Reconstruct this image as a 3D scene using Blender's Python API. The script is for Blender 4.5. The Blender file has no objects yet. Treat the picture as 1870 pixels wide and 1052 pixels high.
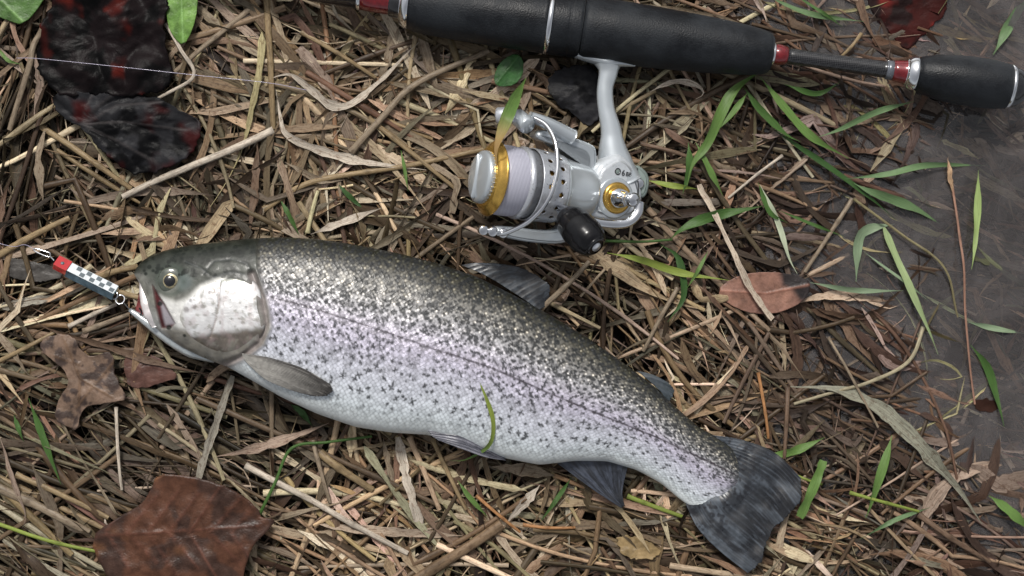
import bpy, math, random
import numpy as np
from mathutils import Vector
random.seed(7); rng = np.random.default_rng(11)
C = bpy.context.scene
COL = C.collection
# ------------------------------------------------------------------ camera, sky, sun, exposure
S = 0.0004            # metres per photograph pixel on the ground
D = 1.2               # camera height (m)
cam = bpy.data.objects.new('camera', bpy.data.cameras.new('camera')); COL.objects.link(cam)
cam.location = (0, 0, D); cam.rotation_euler = (0, 0, 0)
cam.data.sensor_width = 36; cam.data.lens = 36*D/(1870*S); cam.data.clip_start = 0.02; cam.data.clip_end = 200
C.camera = cam
SUN_EL, SUN_AZ = math.radians(52), math.radians(-15)    # azimuth from image-up, clockwise
w = bpy.data.worlds.new('World'); C.world = w; w.use_nodes = True
nt = w.node_tree; nt.nodes.clear()
sky = nt.nodes.new('ShaderNodeTexSky'); sky.sky_type = 'NISHITA'; sky.sun_disc = False
sky.sun_elevation = SUN_EL; sky.sun_rotation = SUN_AZ; sky.dust_density = 4; sky.air_density = 1.0; sky.ozone_density = 1
hs = nt.nodes.new('ShaderNodeHueSaturation'); hs.inputs['Saturation'].default_value = 0.22
bg = nt.nodes.new('ShaderNodeBackground'); bg.inputs[1].default_value = 0.065
wo = nt.nodes.new('ShaderNodeOutputWorld')
nt.links.new(sky.outputs[0], hs.inputs['Color']); nt.links.new(hs.outputs[0], bg.inputs[0]); nt.links.new(bg.outputs[0], wo.inputs[0])
sl = bpy.data.lights.new('sun', 'SUN'); sl.energy = 1.5; sl.angle = math.radians(11); sl.color = (1, 0.96, 0.9)
sun = bpy.data.objects.new('sun', sl); COL.objects.link(sun)
sd = Vector((math.sin(SUN_AZ)*math.cos(SUN_EL), math.cos(SUN_AZ)*math.cos(SUN_EL), math.sin(SUN_EL)))
sun.rotation_euler = sd.to_track_quat('Z', 'Y').to_euler()
C.view_settings.view_transform = 'Standard'; C.view_settings.look = 'None'
C.view_settings.exposure = 0.82; C.view_settings.gamma = 1

# ------------------------------------------------------------------ numpy helpers
def W(p, z0=0.0):
    """photo-plane pixels (x right, y down, z up, all in pixels) -> metres, one uniform scale per thing"""
    p = np.asarray(p, float); k = S*(D - z0*S)/D
    o = np.empty_like(p); o[..., 0] = (p[..., 0]-935)*k; o[..., 1] = -(p[..., 1]-526)*k; o[..., 2] = p[..., 2]*S
    return o
def hsh(ix, iy, seed):
    h = (ix.astype(np.int64)*374761393 + iy.astype(np.int64)*668265263 + seed*974634777) & 0x7fffffff
    h = ((h ^ (h >> 13))*1274126177) & 0x7fffffff
    return ((h ^ (h >> 16)) & 0xffff)/65535.0
def vnoise(x, y, seed=0):
    x = np.asarray(x, float); y = np.asarray(y, float)
    ix = np.floor(x); iy = np.floor(y); fx = x-ix; fy = y-iy
    fx = fx*fx*(3-2*fx); fy = fy*fy*(3-2*fy)
    a = hsh(ix, iy, seed); b = hsh(ix+1, iy, seed); c = hsh(ix, iy+1, seed); d = hsh(ix+1, iy+1, seed)
    return (a*(1-fx)+b*fx)*(1-fy)+(c*(1-fx)+d*fx)*fy
def fbm(x, y, seed=0, o=3):
    r = 0; a = 0.5; t = 0
    for k in range(o):
        r = r + a*vnoise(x*2**k, y*2**k, seed+k*17); t += a; a *= 0.5
    return r/t
def sstep(a, b, x):
    t = np.clip((np.asarray(x, float)-a)/(b-a), 0, 1); return t*t*(3-2*t)
def mix(a, b, f):
    f = np.asarray(f)[..., None]; return np.asarray(a)*(1-f)+np.asarray(b)*f
def catmull(pts, n):
    P = np.asarray(pts, float)
    if len(P) < 3:
        t = np.linspace(0, 1, n)[:, None]; return P[0]*(1-t)+P[-1]*t
    E = np.vstack([2*P[0]-P[1], P, 2*P[-1]-P[-2]])
    seg = np.linalg.norm(np.diff(P[:, :2], axis=0), axis=1)+1e-6; cum = np.r_[0, np.cumsum(seg)]
    s = np.linspace(0, cum[-1], n); i = np.clip(np.searchsorted(cum, s, 'right')-1, 0, len(P)-2)
    t = ((s-cum[i])/seg[i])[:, None]
    a, b, c, d = E[i], E[i+1], E[i+2], E[i+3]
    return 0.5*((2*b)+(-a+c)*t+(2*a-5*b+4*c-d)*t*t+(-a+3*b-3*c+d)*t**3)
def seg_dist(x, y, pl, closed=False):
    pl = [tuple(q[:2]) for q in pl]
    if closed: pl = pl+[pl[0]]
    d = np.full(np.shape(x), 1e9)
    for (x0, y0), (x1, y1) in zip(pl[:-1], pl[1:]):
        vx, vy = x1-x0, y1-y0; t = np.clip(((x-x0)*vx+(y-y0)*vy)/(vx*vx+vy*vy+1e-9), 0, 1)
        d = np.minimum(d, np.hypot(x-x0-t*vx, y-y0-t*vy))
    return d
def inside(x, y, poly):
    r = np.zeros(np.shape(x), bool); n = len(poly)
    for i in range(n):
        x0, y0 = poly[i][:2]; x1, y1 = poly[(i+1) % n][:2]
        c = ((y0 > y) != (y1 > y)) & (x < (x1-x0)*(y-y0)/((y1-y0) if y1 != y0 else 1e-9)+x0)
        r ^= c
    return r
def pmask(x, y, poly, soft=4):
    d = seg_dist(x, y, poly, True); d = np.where(inside(x, y, poly), d, -d)
    return sstep(-soft, soft, d)
def chaikin(P, k=2):
    P = np.asarray(P, float)
    for _ in range(k):
        Q = np.roll(P, -1, 0); P = np.stack([P*.75+Q*.25, P*.25+Q*.75], 1).reshape(-1, P.shape[1])
    return P

# ------------------------------------------------------------------ object helpers
def tag(o, label=None, cat=None, group=None, kind=None):
    if label: o['label'] = label
    if cat: o['category'] = cat
    if group: o['group'] = group
    if kind: o['kind'] = kind
    return o
def thing(name, loc, label, cat, group=None):
    o = bpy.data.objects.new(name, None); COL.objects.link(o); o.location = loc; o.empty_display_size = 0.02
    return tag(o, label, cat, group)
def wloc(o):
    v = np.zeros(3)
    while o is not None: v += np.array(o.location); o = o.parent
    return v
def mesh(name, V, F, mat, parent=None, col=None, col2=None, uv=None, smooth=True):
    """V (n,3) metres; F (m,4|3) int array or list of lists"""
    V = np.asarray(V, float).reshape(-1, 3)
    base = wloc(parent) if parent is not None else V.mean(0)*np.array([1, 1, 1.])
    me = bpy.data.meshes.new(name)
    if isinstance(F, np.ndarray):
        n = len(F); k = F.shape[1]
        me.vertices.add(len(V)); me.vertices.foreach_set('co', (V-base).ravel())
        me.loops.add(n*k); me.loops.foreach_set('vertex_index', F.ravel().astype(np.int32))
        me.polygons.add(n); me.polygons.foreach_set('loop_start', np.arange(0, n*k, k, dtype=np.int32))
        me.update(calc_edges=True)
    else:
        me.from_pydata((V-base).tolist(), [], [list(map(int, f)) for f in F]); me.update()
    if smooth: me.polygons.foreach_set('use_smooth', np.ones(len(me.polygons), bool))
    if smooth and not isinstance(F, np.ndarray):
        for p_ in me.polygons:
            if len(p_.vertices) > 6: p_.use_smooth = False
    for nm, c in (('Col', col), ('Mask', col2)):
        if c is not None:
            c = np.asarray(c, float)
            if c.ndim == 1: c = np.tile(c, (len(V), 1))
            at = me.color_attributes.new(nm, 'FLOAT_COLOR', 'POINT')
            at.data.foreach_set('color', np.c_[c, np.ones(len(c))].ravel())
    if uv is not None:
        li = np.empty(len(me.loops), np.int32); me.loops.foreach_get('vertex_index', li)
        ul = me.uv_layers.new(name='UVMap'); ul.data.foreach_set('uv', np.asarray(uv, float)[li].ravel())
    me.materials.append(mat)
    o = bpy.data.objects.new(name, me); COL.objects.link(o)
    if parent is not None: o.parent = parent
    else: o.location = base
    return o
def gridF(nu, nv, closed=False, off=0):
    i = np.arange(nu-1)[:, None]; j = np.arange(nv if closed else nv-1)[None, :]; j2 = (j+1) % nv
    F = np.stack([i*nv+j, (i+1)*nv+j, (i+1)*nv+j2, i*nv+j2], -1).reshape(-1, 4)
    return F+off
class Acc:
    def __init__(s): s.V = []; s.F = []; s.n = 0
    def add(s, V, F):
        V = np.asarray(V, float).reshape(-1, 3)
        for f in F: s.F.append([int(i)+s.n for i in f])
        s.V.append(V); s.n += len(V); return s
    def build(s, name, mat, parent=None, z0=0, **k):
        return mesh(name, W(np.vstack(s.V), z0), s.F, mat, parent, **k)
def tube(P, r, n=10, cap=True, flat=1.0, up=(0, 0, 1)):
    P = np.asarray(P, float); K = len(P); r = np.broadcast_to(np.asarray(r, float), (K,))
    T = np.gradient(P, axis=0); T /= np.linalg.norm(T, axis=1)[:, None]+1e-9
    u = np.tile(np.array(up, float), (K, 1)); a = np.cross(T, u); ln = np.linalg.norm(a, axis=1)
    a[ln < 1e-3] = (1, 0, 0); a /= np.linalg.norm(a, axis=1)[:, None]; b = np.cross(a, T)
    th = np.linspace(0, 2*np.pi, n, endpoint=False)
    V = P[:, None, :]+r[:, None, None]*(np.cos(th)[None, :, None]*a[:, None, :]+flat*np.sin(th)[None, :, None]*b[:, None, :])
    V = V.reshape(-1, 3); F = gridF(K, n, True).tolist()
    if cap: F += [list(range(n))[::-1], list(range((K-1)*n, K*n))]
    return V, F
def frame_tf(O, X, Z):
    X = np.array(X, float); X /= np.linalg.norm(X); Z = np.array(Z, float); Z -= X*Z.dot(X); Z /= np.linalg.norm(Z)
    Y = np.cross(Z, X)
    if Y[1] < 0: Y = -Y
    O = np.array(O, float)
    return lambda p: O+np.asarray(p, float)[..., 0:1]*X+np.asarray(p, float)[..., 1:2]*Y+np.asarray(p, float)[..., 2:3]*Z
def revolve(prof, n=48, cap=False):
    """profile (a, r) about the local X axis"""
    p = np.asarray(prof, float); th = np.linspace(0, 2*np.pi, n, endpoint=False)
    V = np.stack([np.repeat(p[:, 0:1], n, 1), p[:, 1:2]*np.cos(th), p[:, 1:2]*np.sin(th)], -1).reshape(-1, 3)
    F = gridF(len(p), n, True).tolist()
    if cap: F += [list(range(n))[::-1], list(range((len(p)-1)*n, len(p)*n))]
    return V, F
def slab(poly, c0, c1, e, k=2):
    P = chaikin(poly, k) if k else np.asarray(poly, float)
    T = np.roll(P, -1, 0)-np.roll(P, 1, 0); N = np.c_[T[:, 1], -T[:, 0]]; N /= np.linalg.norm(N, axis=1)[:, None]+1e-9
    ar = np.sum(P[:, 0]*np.roll(P[:, 1], -1)-np.roll(P[:, 0], -1)*P[:, 1])
    if ar < 0: N = -N
    rows = []
    for ph in np.linspace(0, np.pi/2, 5): rows.append((e*(1-math.sin(ph)), c0+e*(1-math.cos(ph))))
    for ph in np.linspace(np.pi/2, 0, 5): rows.append((e*(1-math.sin(ph)), c1-e*(1-math.cos(ph))))
    V = np.vstack([np.c_[P-N*i, np.full(len(P), c)] for i, c in rows]); n = len(P)
    F = gridF(len(rows), n, True).tolist()+[list(range(n))[::-1], list(range((len(rows)-1)*n, len(rows)*n))]
    return V, F

# ------------------------------------------------------------------ materials
def newmat(name):
    m = bpy.data.materials.new(name); m.use_nodes = True; t = m.node_tree; t.nodes.clear()
    out = t.nodes.new('ShaderNodeOutputMaterial'); b = t.nodes.new('ShaderNodeBsdfPrincipled')
    t.links.new(b.outputs[0], out.inputs['Surface']); return m, t, b, out
def nd(t, typ, ins=None, **pr):
    n = t.nodes.new(typ)
    for k, v in pr.items(): setattr(n, k, v)
    for k, v in (ins or {}).items():
        if isinstance(v, bpy.types.NodeSocket): t.links.new(v, n.inputs[k])
        else: n.inputs[k].default_value = v
    return n
def mth(t, op, a, b=0.0, c=None):
    n = t.nodes.new('ShaderNodeMath'); n.operation = op
    for i, v in enumerate((a, b) if c is None else (a, b, c)):
        if isinstance(v, bpy.types.NodeSocket): t.links.new(v, n.inputs[i])
        else: n.inputs[i].default_value = v
    return n.outputs[0]
def ramp(t, fac, stops):
    n = t.nodes.new('ShaderNodeValToRGB'); t.links.new(fac, n.inputs[0]); e = n.color_ramp.elements
    while len(e) < len(stops): e.new(0.5)
    for el, (p, c) in zip(e, stops): el.position = p; el.color = (*c, 1) if len(c) == 3 else c
    return n.outputs[0]
def mixc(t, f, a, b, mode='MIX'):
    n = t.nodes.new('ShaderNodeMix'); n.data_type = 'RGBA'; n.blend_type = mode
    for k, v in ((0, f), (6, a), (7, b)):
        if isinstance(v, bpy.types.NodeSocket): t.links.new(v, n.inputs[k])
        else: n.inputs[k].default_value = v if k == 0 else (*v[:3], 1)
    return n.outputs[2]
def plain(name, c, rough=0.4, metal=0.0, noise=0.12, scale=300, bump=0.0, coat=0.0, spec=0.5):
    m, t, b, _ = newmat(name)
    tc = nd(t, 'ShaderNodeTexCoord'); nz = nd(t, 'ShaderNodeTexNoise', {'Vector': tc.outputs['Object'], 'Scale': scale, 'Detail': 5})
    f = ramp(t, nz.outputs[0], [(0.3, (1-noise,)*3), (0.7, (1+noise,)*3)])
    t.links.new(mixc(t, 1.0, c, f, 'MULTIPLY'), b.inputs['Base Color'])
    b.inputs['Metallic'].default_value = metal; b.inputs['Specular IOR Level'].default_value = spec
    t.links.new(mth(t, 'MULTIPLY_ADD', nz.outputs[0], 0.25*rough/0.4, rough*0.7), b.inputs['Roughness'])
    b.inputs['Coat Weight'].default_value = coat; b.inputs['Coat Roughness'].default_value = 0.08
    if bump:
        bp = nd(t, 'ShaderNodeBump', {'Height': nz.outputs[0], 'Strength': bump, 'Distance': 0.0006}); t.links.new(bp.outputs[0], b.inputs['Normal'])
    return m
def litter_mat(name, streak=(7, 1.3), rough=0.5, contrast=0.5, mould=0.5):
    m, t, b, _ = newmat(name)
    at = nd(t, 'ShaderNodeAttribute', attribute_name='Col'); uv = nd(t, 'ShaderNodeUVMap')
    mp = nd(t, 'ShaderNodeMapping', {'Vector': uv.outputs[0], 'Scale': (streak[0], streak[1], 1)})
    n1 = nd(t, 'ShaderNodeTexNoise', {'Vector': mp.outputs[0], 'Scale': 1.0, 'Detail': 4, 'Roughness': 0.7})
    mp2 = nd(t, 'ShaderNodeMapping', {'Vector': uv.outputs[0], 'Scale': (3.2, 2.6, 1)})
    n2 = nd(t, 'ShaderNodeTexNoise', {'Vector': mp2.outputs[0], 'Scale': 1.0, 'Detail': 5, 'Roughness': 0.75})
    f = ramp(t, n1.outputs[0], [(0.3, (1-contrast,)*3), (0.5, (1.0,)*3), (0.72, (1+contrast*0.8,)*3)])
    c = mixc(t, 1.0, at.outputs['Color'], f, 'MULTIPLY')
    g = ramp(t, n2.outputs[0], [(0.5, (0, 0, 0)), (0.62, (1, 1, 1))])
    sep = mth(t, 'MULTIPLY', g, mould)
    c = mixc(t, sep, c, mixc(t, 1.0, c, (0.38, 0.28, 0.24), 'MULTIPLY'))
    t.links.new(c, b.inputs['Base Color'])
    t.links.new(mth(t, 'MULTIPLY_ADD', n2.outputs[0], 0.35, rough-0.17), b.inputs['Roughness'])
    bp = nd(t, 'ShaderNodeBump', {'Height': n1.outputs[0], 'Strength': 0.45, 'Distance': 0.0008}); t.links.new(bp.outputs[0], b.inputs['Normal'])
    b.inputs['Specular IOR Level'].default_value = 0.22
    return m
M_blade = litter_mat('dry_grass', (13, .35), contrast=.62, mould=0.75); M_stalk = litter_mat('straw', (4, .7), 0.42, 0.45, 0.55)
M_green = litter_mat('green_grass_blade', (9, 0.5), 0.38, 0.22, 0.12)
def leaf_mat(name, rough=0.35, mott=0.5, sc=90, bump=0.5):
    m, t, b, _ = newmat(name)
    at = nd(t, 'ShaderNodeAttribute', attribute_name='Col'); tc = nd(t, 'ShaderNodeTexCoord')
    n1 = nd(t, 'ShaderNodeTexNoise', {'Vector': tc.outputs['Object'], 'Scale': sc, 'Detail': 6, 'Roughness': 0.65})
    f = ramp(t, n1.outputs[0], [(0.32, (1-mott,)*3), (0.5, (1,)*3), (0.7, (1+mott,)*3)])
    t.links.new(mixc(t, 1.0, at.outputs['Color'], f, 'MULTIPLY'), b.inputs['Base Color'])
    n2 = nd(t, 'ShaderNodeTexVoronoi', {'Vector': tc.outputs['Object'], 'Scale': 420}, feature='DISTANCE_TO_EDGE')
    h = mth(t, 'ADD', mth(t, 'MULTIPLY', n1.outputs[0], 1.2), mth(t, 'MULTIPLY', n2.outputs[0], 0.5))
    bp = nd(t, 'ShaderNodeBump', {'Height': h, 'Strength': bump, 'Distance': 0.0009}); b.inputs['Specular IOR Level'].default_value = .22; t.links.new(bp.outputs[0], b.inputs['Normal'])
    t.links.new(mth(t, 'MULTIPLY_ADD', n1.outputs[0], 0.4, rough-0.2), b.inputs['Roughness'])
    return m
M_leaf = leaf_mat('fallen_leaf', 0.38); M_wetleaf = leaf_mat('wet_black_leaf', 0.42, 0.5, 40, 0.35); M_wetleaf.node_tree.nodes['Principled BSDF'].inputs['Specular IOR Level'].default_value = .07

# ------------------------------------------------------------------ terrain functions (pixels)
WL = -20.0
def shore(px, py):
    sx = np.interp(py, [-400, 0, 150, 300, 420, 600, 720, 820, 900, 1000, 1400], [1500, 1560, 1640, 1600, 1540, 1600, 1640, 1720, 1800, 1900, 2100])
    return px-sx-90*(fbm(px/160, py/160, 5)-0.5)*2
def Lh(px, py):
    d = shore(px, py)
    return -sstep(-330, 60, d)*21 - sstep(0, 330, d)*30 + 9*(fbm(px/120, py/120, 3)-0.5)*2
# ground sheet
gx = np.r_[-14000, -9000, -5000, -2500, -1200, np.linspace(-500, 2400, 210), 3200, 4800, 8000, 12000, 16000]
gy = np.r_[-14000, -9000, -5000, -2500, -1200, np.linspace(-450, 1500, 150), 2300, 4800, 8000, 12000, 16000]
GX, GY = np.meshgrid(gx, gy, indexing='ij')
GZ = Lh(GX, GY)-84+26*(fbm(GX/60, GY/60, 21, 4)-0.5)
m, t, b, _ = newmat('wet_soil')
tc = nd(t, 'ShaderNodeTexCoord'); n1 = nd(t, 'ShaderNodeTexNoise', {'Vector': tc.outputs['Object'], 'Scale': 60, 'Detail': 8, 'Roughness': 0.7})
t.links.new(ramp(t, n1.outputs[0], [(0.3, (0.004, 0.003, 0.003)), (0.55, (0.012, 0.009, 0.007)), (0.75, (0.04, 0.028, 0.02))]), b.inputs['Base Color'])
n2 = nd(t, 'ShaderNodeTexNoise', {'Vector': tc.outputs['Object'], 'Scale': 260, 'Detail': 6})
bp = nd(t, 'ShaderNodeBump', {'Height': n2.outputs[0], 'Strength': 0.8, 'Distance': 0.002}); t.links.new(bp.outputs[0], b.inputs['Normal'])
b.inputs['Roughness'].default_value = 0.5; b.inputs['Specular IOR Level'].default_value = .15
tag(mesh('ground', W(np.stack([GX, GY, GZ], -1)).reshape(-1, 3), gridF(len(gx), len(gy)), m), kind='structure')
# water : closed shallow body with a gently uneven top
def make_water():
    x = np.linspace(1340, 4200, 170); y = np.linspace(-900, 2000, 170); X, Y = np.meshgrid(x, y, indexing='ij')
    top = np.stack([X, Y, np.full_like(X, WL)], -1).reshape(-1, 3); bot = top.copy(); bot[:, 2] = -150
    n = len(top); F = gridF(170, 170).tolist(); F += [[n+i for i in f[::-1]] for f in F]
    r = np.r_[np.arange(0, 170), np.arange(1, 170)*170+169, (169*170+np.arange(168, -1, -1)), np.arange(168, 0, -1)*170]
    for i in range(len(r)): a, c = r[i], r[(i+1) % len(r)]; F.append([a, c, c+n, a+n])
    m, t, b, out = newmat('pond_water'); t.nodes.remove(b)
    tc = nd(t, 'ShaderNodeTexCoord'); nz = nd(t, 'ShaderNodeTexNoise', {'Vector': tc.outputs['Object'], 'Scale': 26, 'Detail': 3})
    bp = nd(t, 'ShaderNodeBump', {'Height': nz.outputs[0], 'Strength': 0.8, 'Distance': 0.006})
    gl = nd(t, 'ShaderNodeBsdfGlossy', {'Roughness': 0.04, 'Normal': bp.outputs[0]}); tr = nd(t, 'ShaderNodeBsdfTransparent')
    fr = nd(t, 'ShaderNodeFresnel', {'IOR': 1.36, 'Normal': bp.outputs[0]})
    dif = nd(t, 'ShaderNodeBsdfDiffuse', {'Color': (0.185, 0.168, 0.165, 1)})      # fine silt and pollen film
    n3 = nd(t, 'ShaderNodeTexNoise', {'Vector': tc.outputs['Object'], 'Scale': 14, 'Detail': 7, 'Roughness': 0.7, 'Distortion': 1.2})
    m1 = nd(t, 'ShaderNodeMixShader', {0: mth(t, 'MULTIPLY_ADD', n3.outputs[0], .8, -.15), 1: tr.outputs[0], 2: dif.outputs[0]})
    m2 = nd(t, 'ShaderNodeMixShader', {0: mth(t, 'MULTIPLY', fr.outputs[0], 2.4), 1: m1.outputs[0], 2: gl.outputs[0]})
    t.links.new(m2.outputs[0], out.inputs['Surface'])
    pv = nd(t, 'ShaderNodeVolumePrincipled', {'Color': (.56, .53, .55, 1), 'Density': 2.0, 'Anisotropy': 0.1}); t.links.new(pv.outputs[0], out.inputs['Volume'])
    return tag(mesh('water', W(np.vstack([top, bot])), F, m), kind='structure')
make_water()

# ------------------------------------------------------------------ dead grass
def ribbons(Cn, wd, roll, fold):
    """Cn (N,K,3) wd (N,K) roll (N,K) fold(N,1) -> verts (N,K*3,3)"""
    T = np.gradient(Cn, axis=1); T /= np.linalg.norm(T, axis=2)[..., None]+1e-9
    sd_ = np.cross(T, np.array([0, 0, 1.])); sd_ /= np.linalg.norm(sd_, axis=2)[..., None]+1e-9
    up = np.cross(sd_, T)
    s = sd_*np.cos(roll)[..., None]+up*np.sin(roll)[..., None]; n = np.cross(s, T)
    h = wd[..., None]/2
    V = np.stack([Cn-s*h, Cn-n*h*fold[..., None]*1.0, Cn+s*h], 2)
    return V.reshape(len(Cn), -1, 3)
def tubes(Cn, r, n=6):
    T = np.gradient(Cn, axis=1); T /= np.linalg.norm(T, axis=2)[..., None]+1e-9
    a = np.cross(T, np.array([0, 0, 1.])); a /= np.linalg.norm(a, axis=2)[..., None]+1e-9; b = np.cross(a, T)
    th = np.linspace(0, 2*np.pi, n, endpoint=False)
    V = Cn[:, :, None, :]+r[:, :, None, None]*(np.cos(th)[:, None]*a[:, :, None, :]+.62*np.sin(th)[:, None]*b[:, :, None, :])
    return V.reshape(len(Cn), -1, 3)
def centre_lines(N, K, cx, cy, ang, length, bend, kinkp, zoff, zamp):
    t = np.linspace(-0.5, 0.5, K)[None, :]
    hd = ang[:, None]+bend[:, None]*t*2
    kp = rng.uniform(-0.4, 0.4, (N, 1)); ka = rng.normal(0, 0.9, (N, 1))*(rng.random((N, 1)) < kinkp)
    hd = hd+ka*(t > kp)
    kp2 = rng.uniform(-0.4, 0.4, (N, 1)); ka2 = rng.normal(0, 0.8, (N, 1))*(rng.random((N, 1)) < kinkp*0.6); hd = hd+ka2*(t > kp2)
    st = (length/(K-1))[:, None]
    X = np.cumsum(np.cos(hd)*st, 1); Y = np.cumsum(np.sin(hd)*st, 1)
    X += (cx-X.mean(1))[:, None]; Y += (cy-Y.mean(1))[:, None]
    Z = zoff[:, None]+zamp[:, None]*np.sin(t*rng.uniform(2, 9, (N, 1))+rng.uniform(0, 6.28, (N, 1)))+rng.normal(0, 1, (N, 1))*t*8
    Z = Z+Lh(X, Y)
    return np.stack([X, Y, Z], -1)
KEEP = [[(96, -40), (315, -40), (312, 115), (322, 150), (372, 218), (345, 290), (255, 322), (150, 235), (100, 185), (72, 120)],
        [(100, 610), (150, 640), (215, 652), (238, 728), (168, 738), (145, 785), (102, 765), (112, 725), (80, 640)],
        [(292, 862), (405, 878), (482, 930), (512, 944), (455, 1020), (420, 1110), (240, 1110), (168, 978), (282, 890)],
        [(1308, 531), (1375, 497), (1478, 516), (1450, 562), (1360, 570)], [(1005, 140), (1045, 118), (1095, 125), (1085, 240), (1015, 190)],
        [(306, -30), (364, -30), (356, 60), (340, 88), (310, 48)], [(-30, -30), (92, -30), (45, 48), (-30, 20)], [(98, 470), (240, 545), (225, 565), (90, 500)]]
def keepout(Cn):
    X, Y = Cn[..., 0], Cn[..., 1]; f = np.zeros(X.shape)
    for p in KEEP: f = np.maximum(f, pmask(X, Y, p, 8))
    lim = np.where(f > .01, Lh(X, Y)+60-78*f, 1e9)
    Cn[..., 2] = np.minimum(Cn[..., 2], lim); return Cn
def heading(cx, cy):
    """prevailing lie of the straw, radians, image coordinates (y down)"""
    N = len(cx); a = rng.uniform(0, np.pi, N)
    pts = [(100, 900, 0.5, .75), (350, 780, 0.45, .75), (650, 930, 0.62, .6), (850, 950, 0.8, .35), (1100, 1000, 0.35, .5), (300, 300, 0.5, .4),
           (60, 250, 1.9, .4), (650, 200, 0.45, .35), (500, 380, 1.2, .25), (1300, 640, 0.75, .6), (1150, 560, 0.7, .6), (1500, 900, 0.35, .6), (1450, 300, 0.3, .5), (100, 480, -0.3, .5), (1000, 200, 0.1, .5), (1500, 60, 0.3, .7)]
    d = np.stack([np.hypot(cx-p[0], cy-p[1]) for p in pts], 0); i = d.argmin(0)
    m_ = np.array([p[2] for p in pts])[i]; pr = np.array([p[3] for p in pts])[i]
    return np.where(rng.random(N) < pr, rng.normal(m_, 0.22), a)
BP = np.array([(.25, .19, .135), (.33, .27, .205), (.155, .108, .074), (.085, .055, .038), (.46, .40, .32), (.14, .112, .086), (.20, .135, .085), (.28, .24, .19)])
SP = np.array([(.25, .19, .125), (.31, .25, .175), (.16, .115, .075), (.10, .07, .045), (.42, .36, .27), (.19, .13, .08)])
def palette(P, N, cx, cy, zo, prob=None):
    c = P[rng.choice(len(P), N, p=prob)]*rng.uniform(0.75, 1.4, (N, 1))*(1+rng.normal(0, .05, (N, 3)))
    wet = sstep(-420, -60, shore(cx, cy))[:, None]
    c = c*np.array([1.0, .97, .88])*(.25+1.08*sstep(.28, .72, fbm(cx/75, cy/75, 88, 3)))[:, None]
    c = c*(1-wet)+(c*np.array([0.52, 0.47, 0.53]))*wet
    deep = np.clip((-zo-3)/42, 0, 1)[:, None]          # gap shade put into the colour: pieces darken deeper in the bed
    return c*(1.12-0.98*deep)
def blades(N, K, region, lw, ww, z, gain=None, lid=None):
    cx = rng.uniform(region[0], region[1], N); cy = rng.uniform(region[2], region[3], N)
    wet = sstep(-350, -60, shore(cx, cy))
    ln = rng.gamma(4, 1, N)/4*(lw[1]-lw[0])+lw[0]; wd = rng.gamma(2.2, 1, N)/2.2*(ww[1]-ww[0])+ww[0]
    wd *= 1+0.3*wet; ln *= 1-.25*wet
    zo = rng.uniform(z[0], z[1], N)
    Cn = keepout(centre_lines(N, K, cx, cy, heading(cx, cy), ln, rng.normal(0, .45, N), 0.5, zo, np.where(wet > .5, 1.5, rng.uniform(1, 9, N))))
    if lid is not None: Cn[..., 2] = np.minimum(Cn[..., 2], WL+rng.uniform(lid[0], lid[1], (N, 1)))
    t = np.linspace(0, 1, K)[None, :]
    e0 = rng.uniform(0.02, 0.25, (N, 1)); e1 = rng.uniform(0.04, 0.7, (N, 1))
    tp = np.minimum(sstep(0, 1, t/e0)*0.9+0.1, sstep(0, 1, (1-t)/e1)*0.92+0.08)
    wid = wd[:, None]*tp*(1+0.18*np.sin(t*rng.uniform(5, 20, (N, 1))+rng.uniform(0, 6, (N, 1)))+rng.normal(0, .13, (N, K)))
    roll = rng.normal(0, 0.45, (N, 1))+rng.normal(0, 0.9, (N, 1))*(t-.5)*(1-.6*wet[:, None])+0.3*np.sin(t*8+rng.uniform(0, 6, (N, 1)))
    V = ribbons(Cn, wid, roll, rng.uniform(-.45, .6, (N, 1)))
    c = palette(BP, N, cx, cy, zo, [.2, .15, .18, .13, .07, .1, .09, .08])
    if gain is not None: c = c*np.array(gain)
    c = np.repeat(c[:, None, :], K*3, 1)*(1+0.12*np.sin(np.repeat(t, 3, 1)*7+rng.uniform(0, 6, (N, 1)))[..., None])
    u = np.tile(np.array([0, .5, 1.]), K)[None, :]+rng.integers(0, 400, (N, 1))*3.7
    v = np.repeat(t*(ln/30)[:, None], 3, 1)+rng.uniform(0, 50, (N, 1))
    return V, gridF(K, 3), c, np.stack([u, v], -1), Cn
def stalks(N, K, region, lw, rr, z, n=6):
    cx = rng.uniform(region[0], region[1], N); cy = rng.uniform(region[2], region[3], N)
    wet = sstep(-350, -60, shore(cx, cy))
    ln = rng.gamma(4, 1, N)/4*(lw[1]-lw[0])+lw[0]; r = rng.gamma(3, 1, N)/3*(rr[1]-rr[0])+rr[0]; r *= 1-.3*wet
    zo = rng.uniform(z[0], z[1], N)
    Cn = keepout(centre_lines(N, K, cx, cy, heading(cx, cy), ln, rng.normal(0, .14, N), 0.15, zo, rng.uniform(0, 3, N)))
    t = np.linspace(0, 1, K)[None, :]
    R = r[:, None]*(1.08-.3*t); jn = rng.uniform(.2, .8, (N, 1)); nb = np.abs(t-jn) < 0.5/K
    R = R*(1+.3*nb)
    V = tubes(Cn, R, n)
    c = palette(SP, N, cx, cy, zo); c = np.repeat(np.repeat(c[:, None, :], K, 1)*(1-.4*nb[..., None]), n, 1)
    u = np.tile(np.linspace(0, 2, n), K)[None, :]+rng.integers(0, 400, (N, 1))*3.7
    v = np.repeat(t*(ln/30)[:, None], n, 1)+rng.uniform(0, 50, (N, 1))
    return V, gridF(K, n, True), c, np.stack([u, v], -1), Cn
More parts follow.
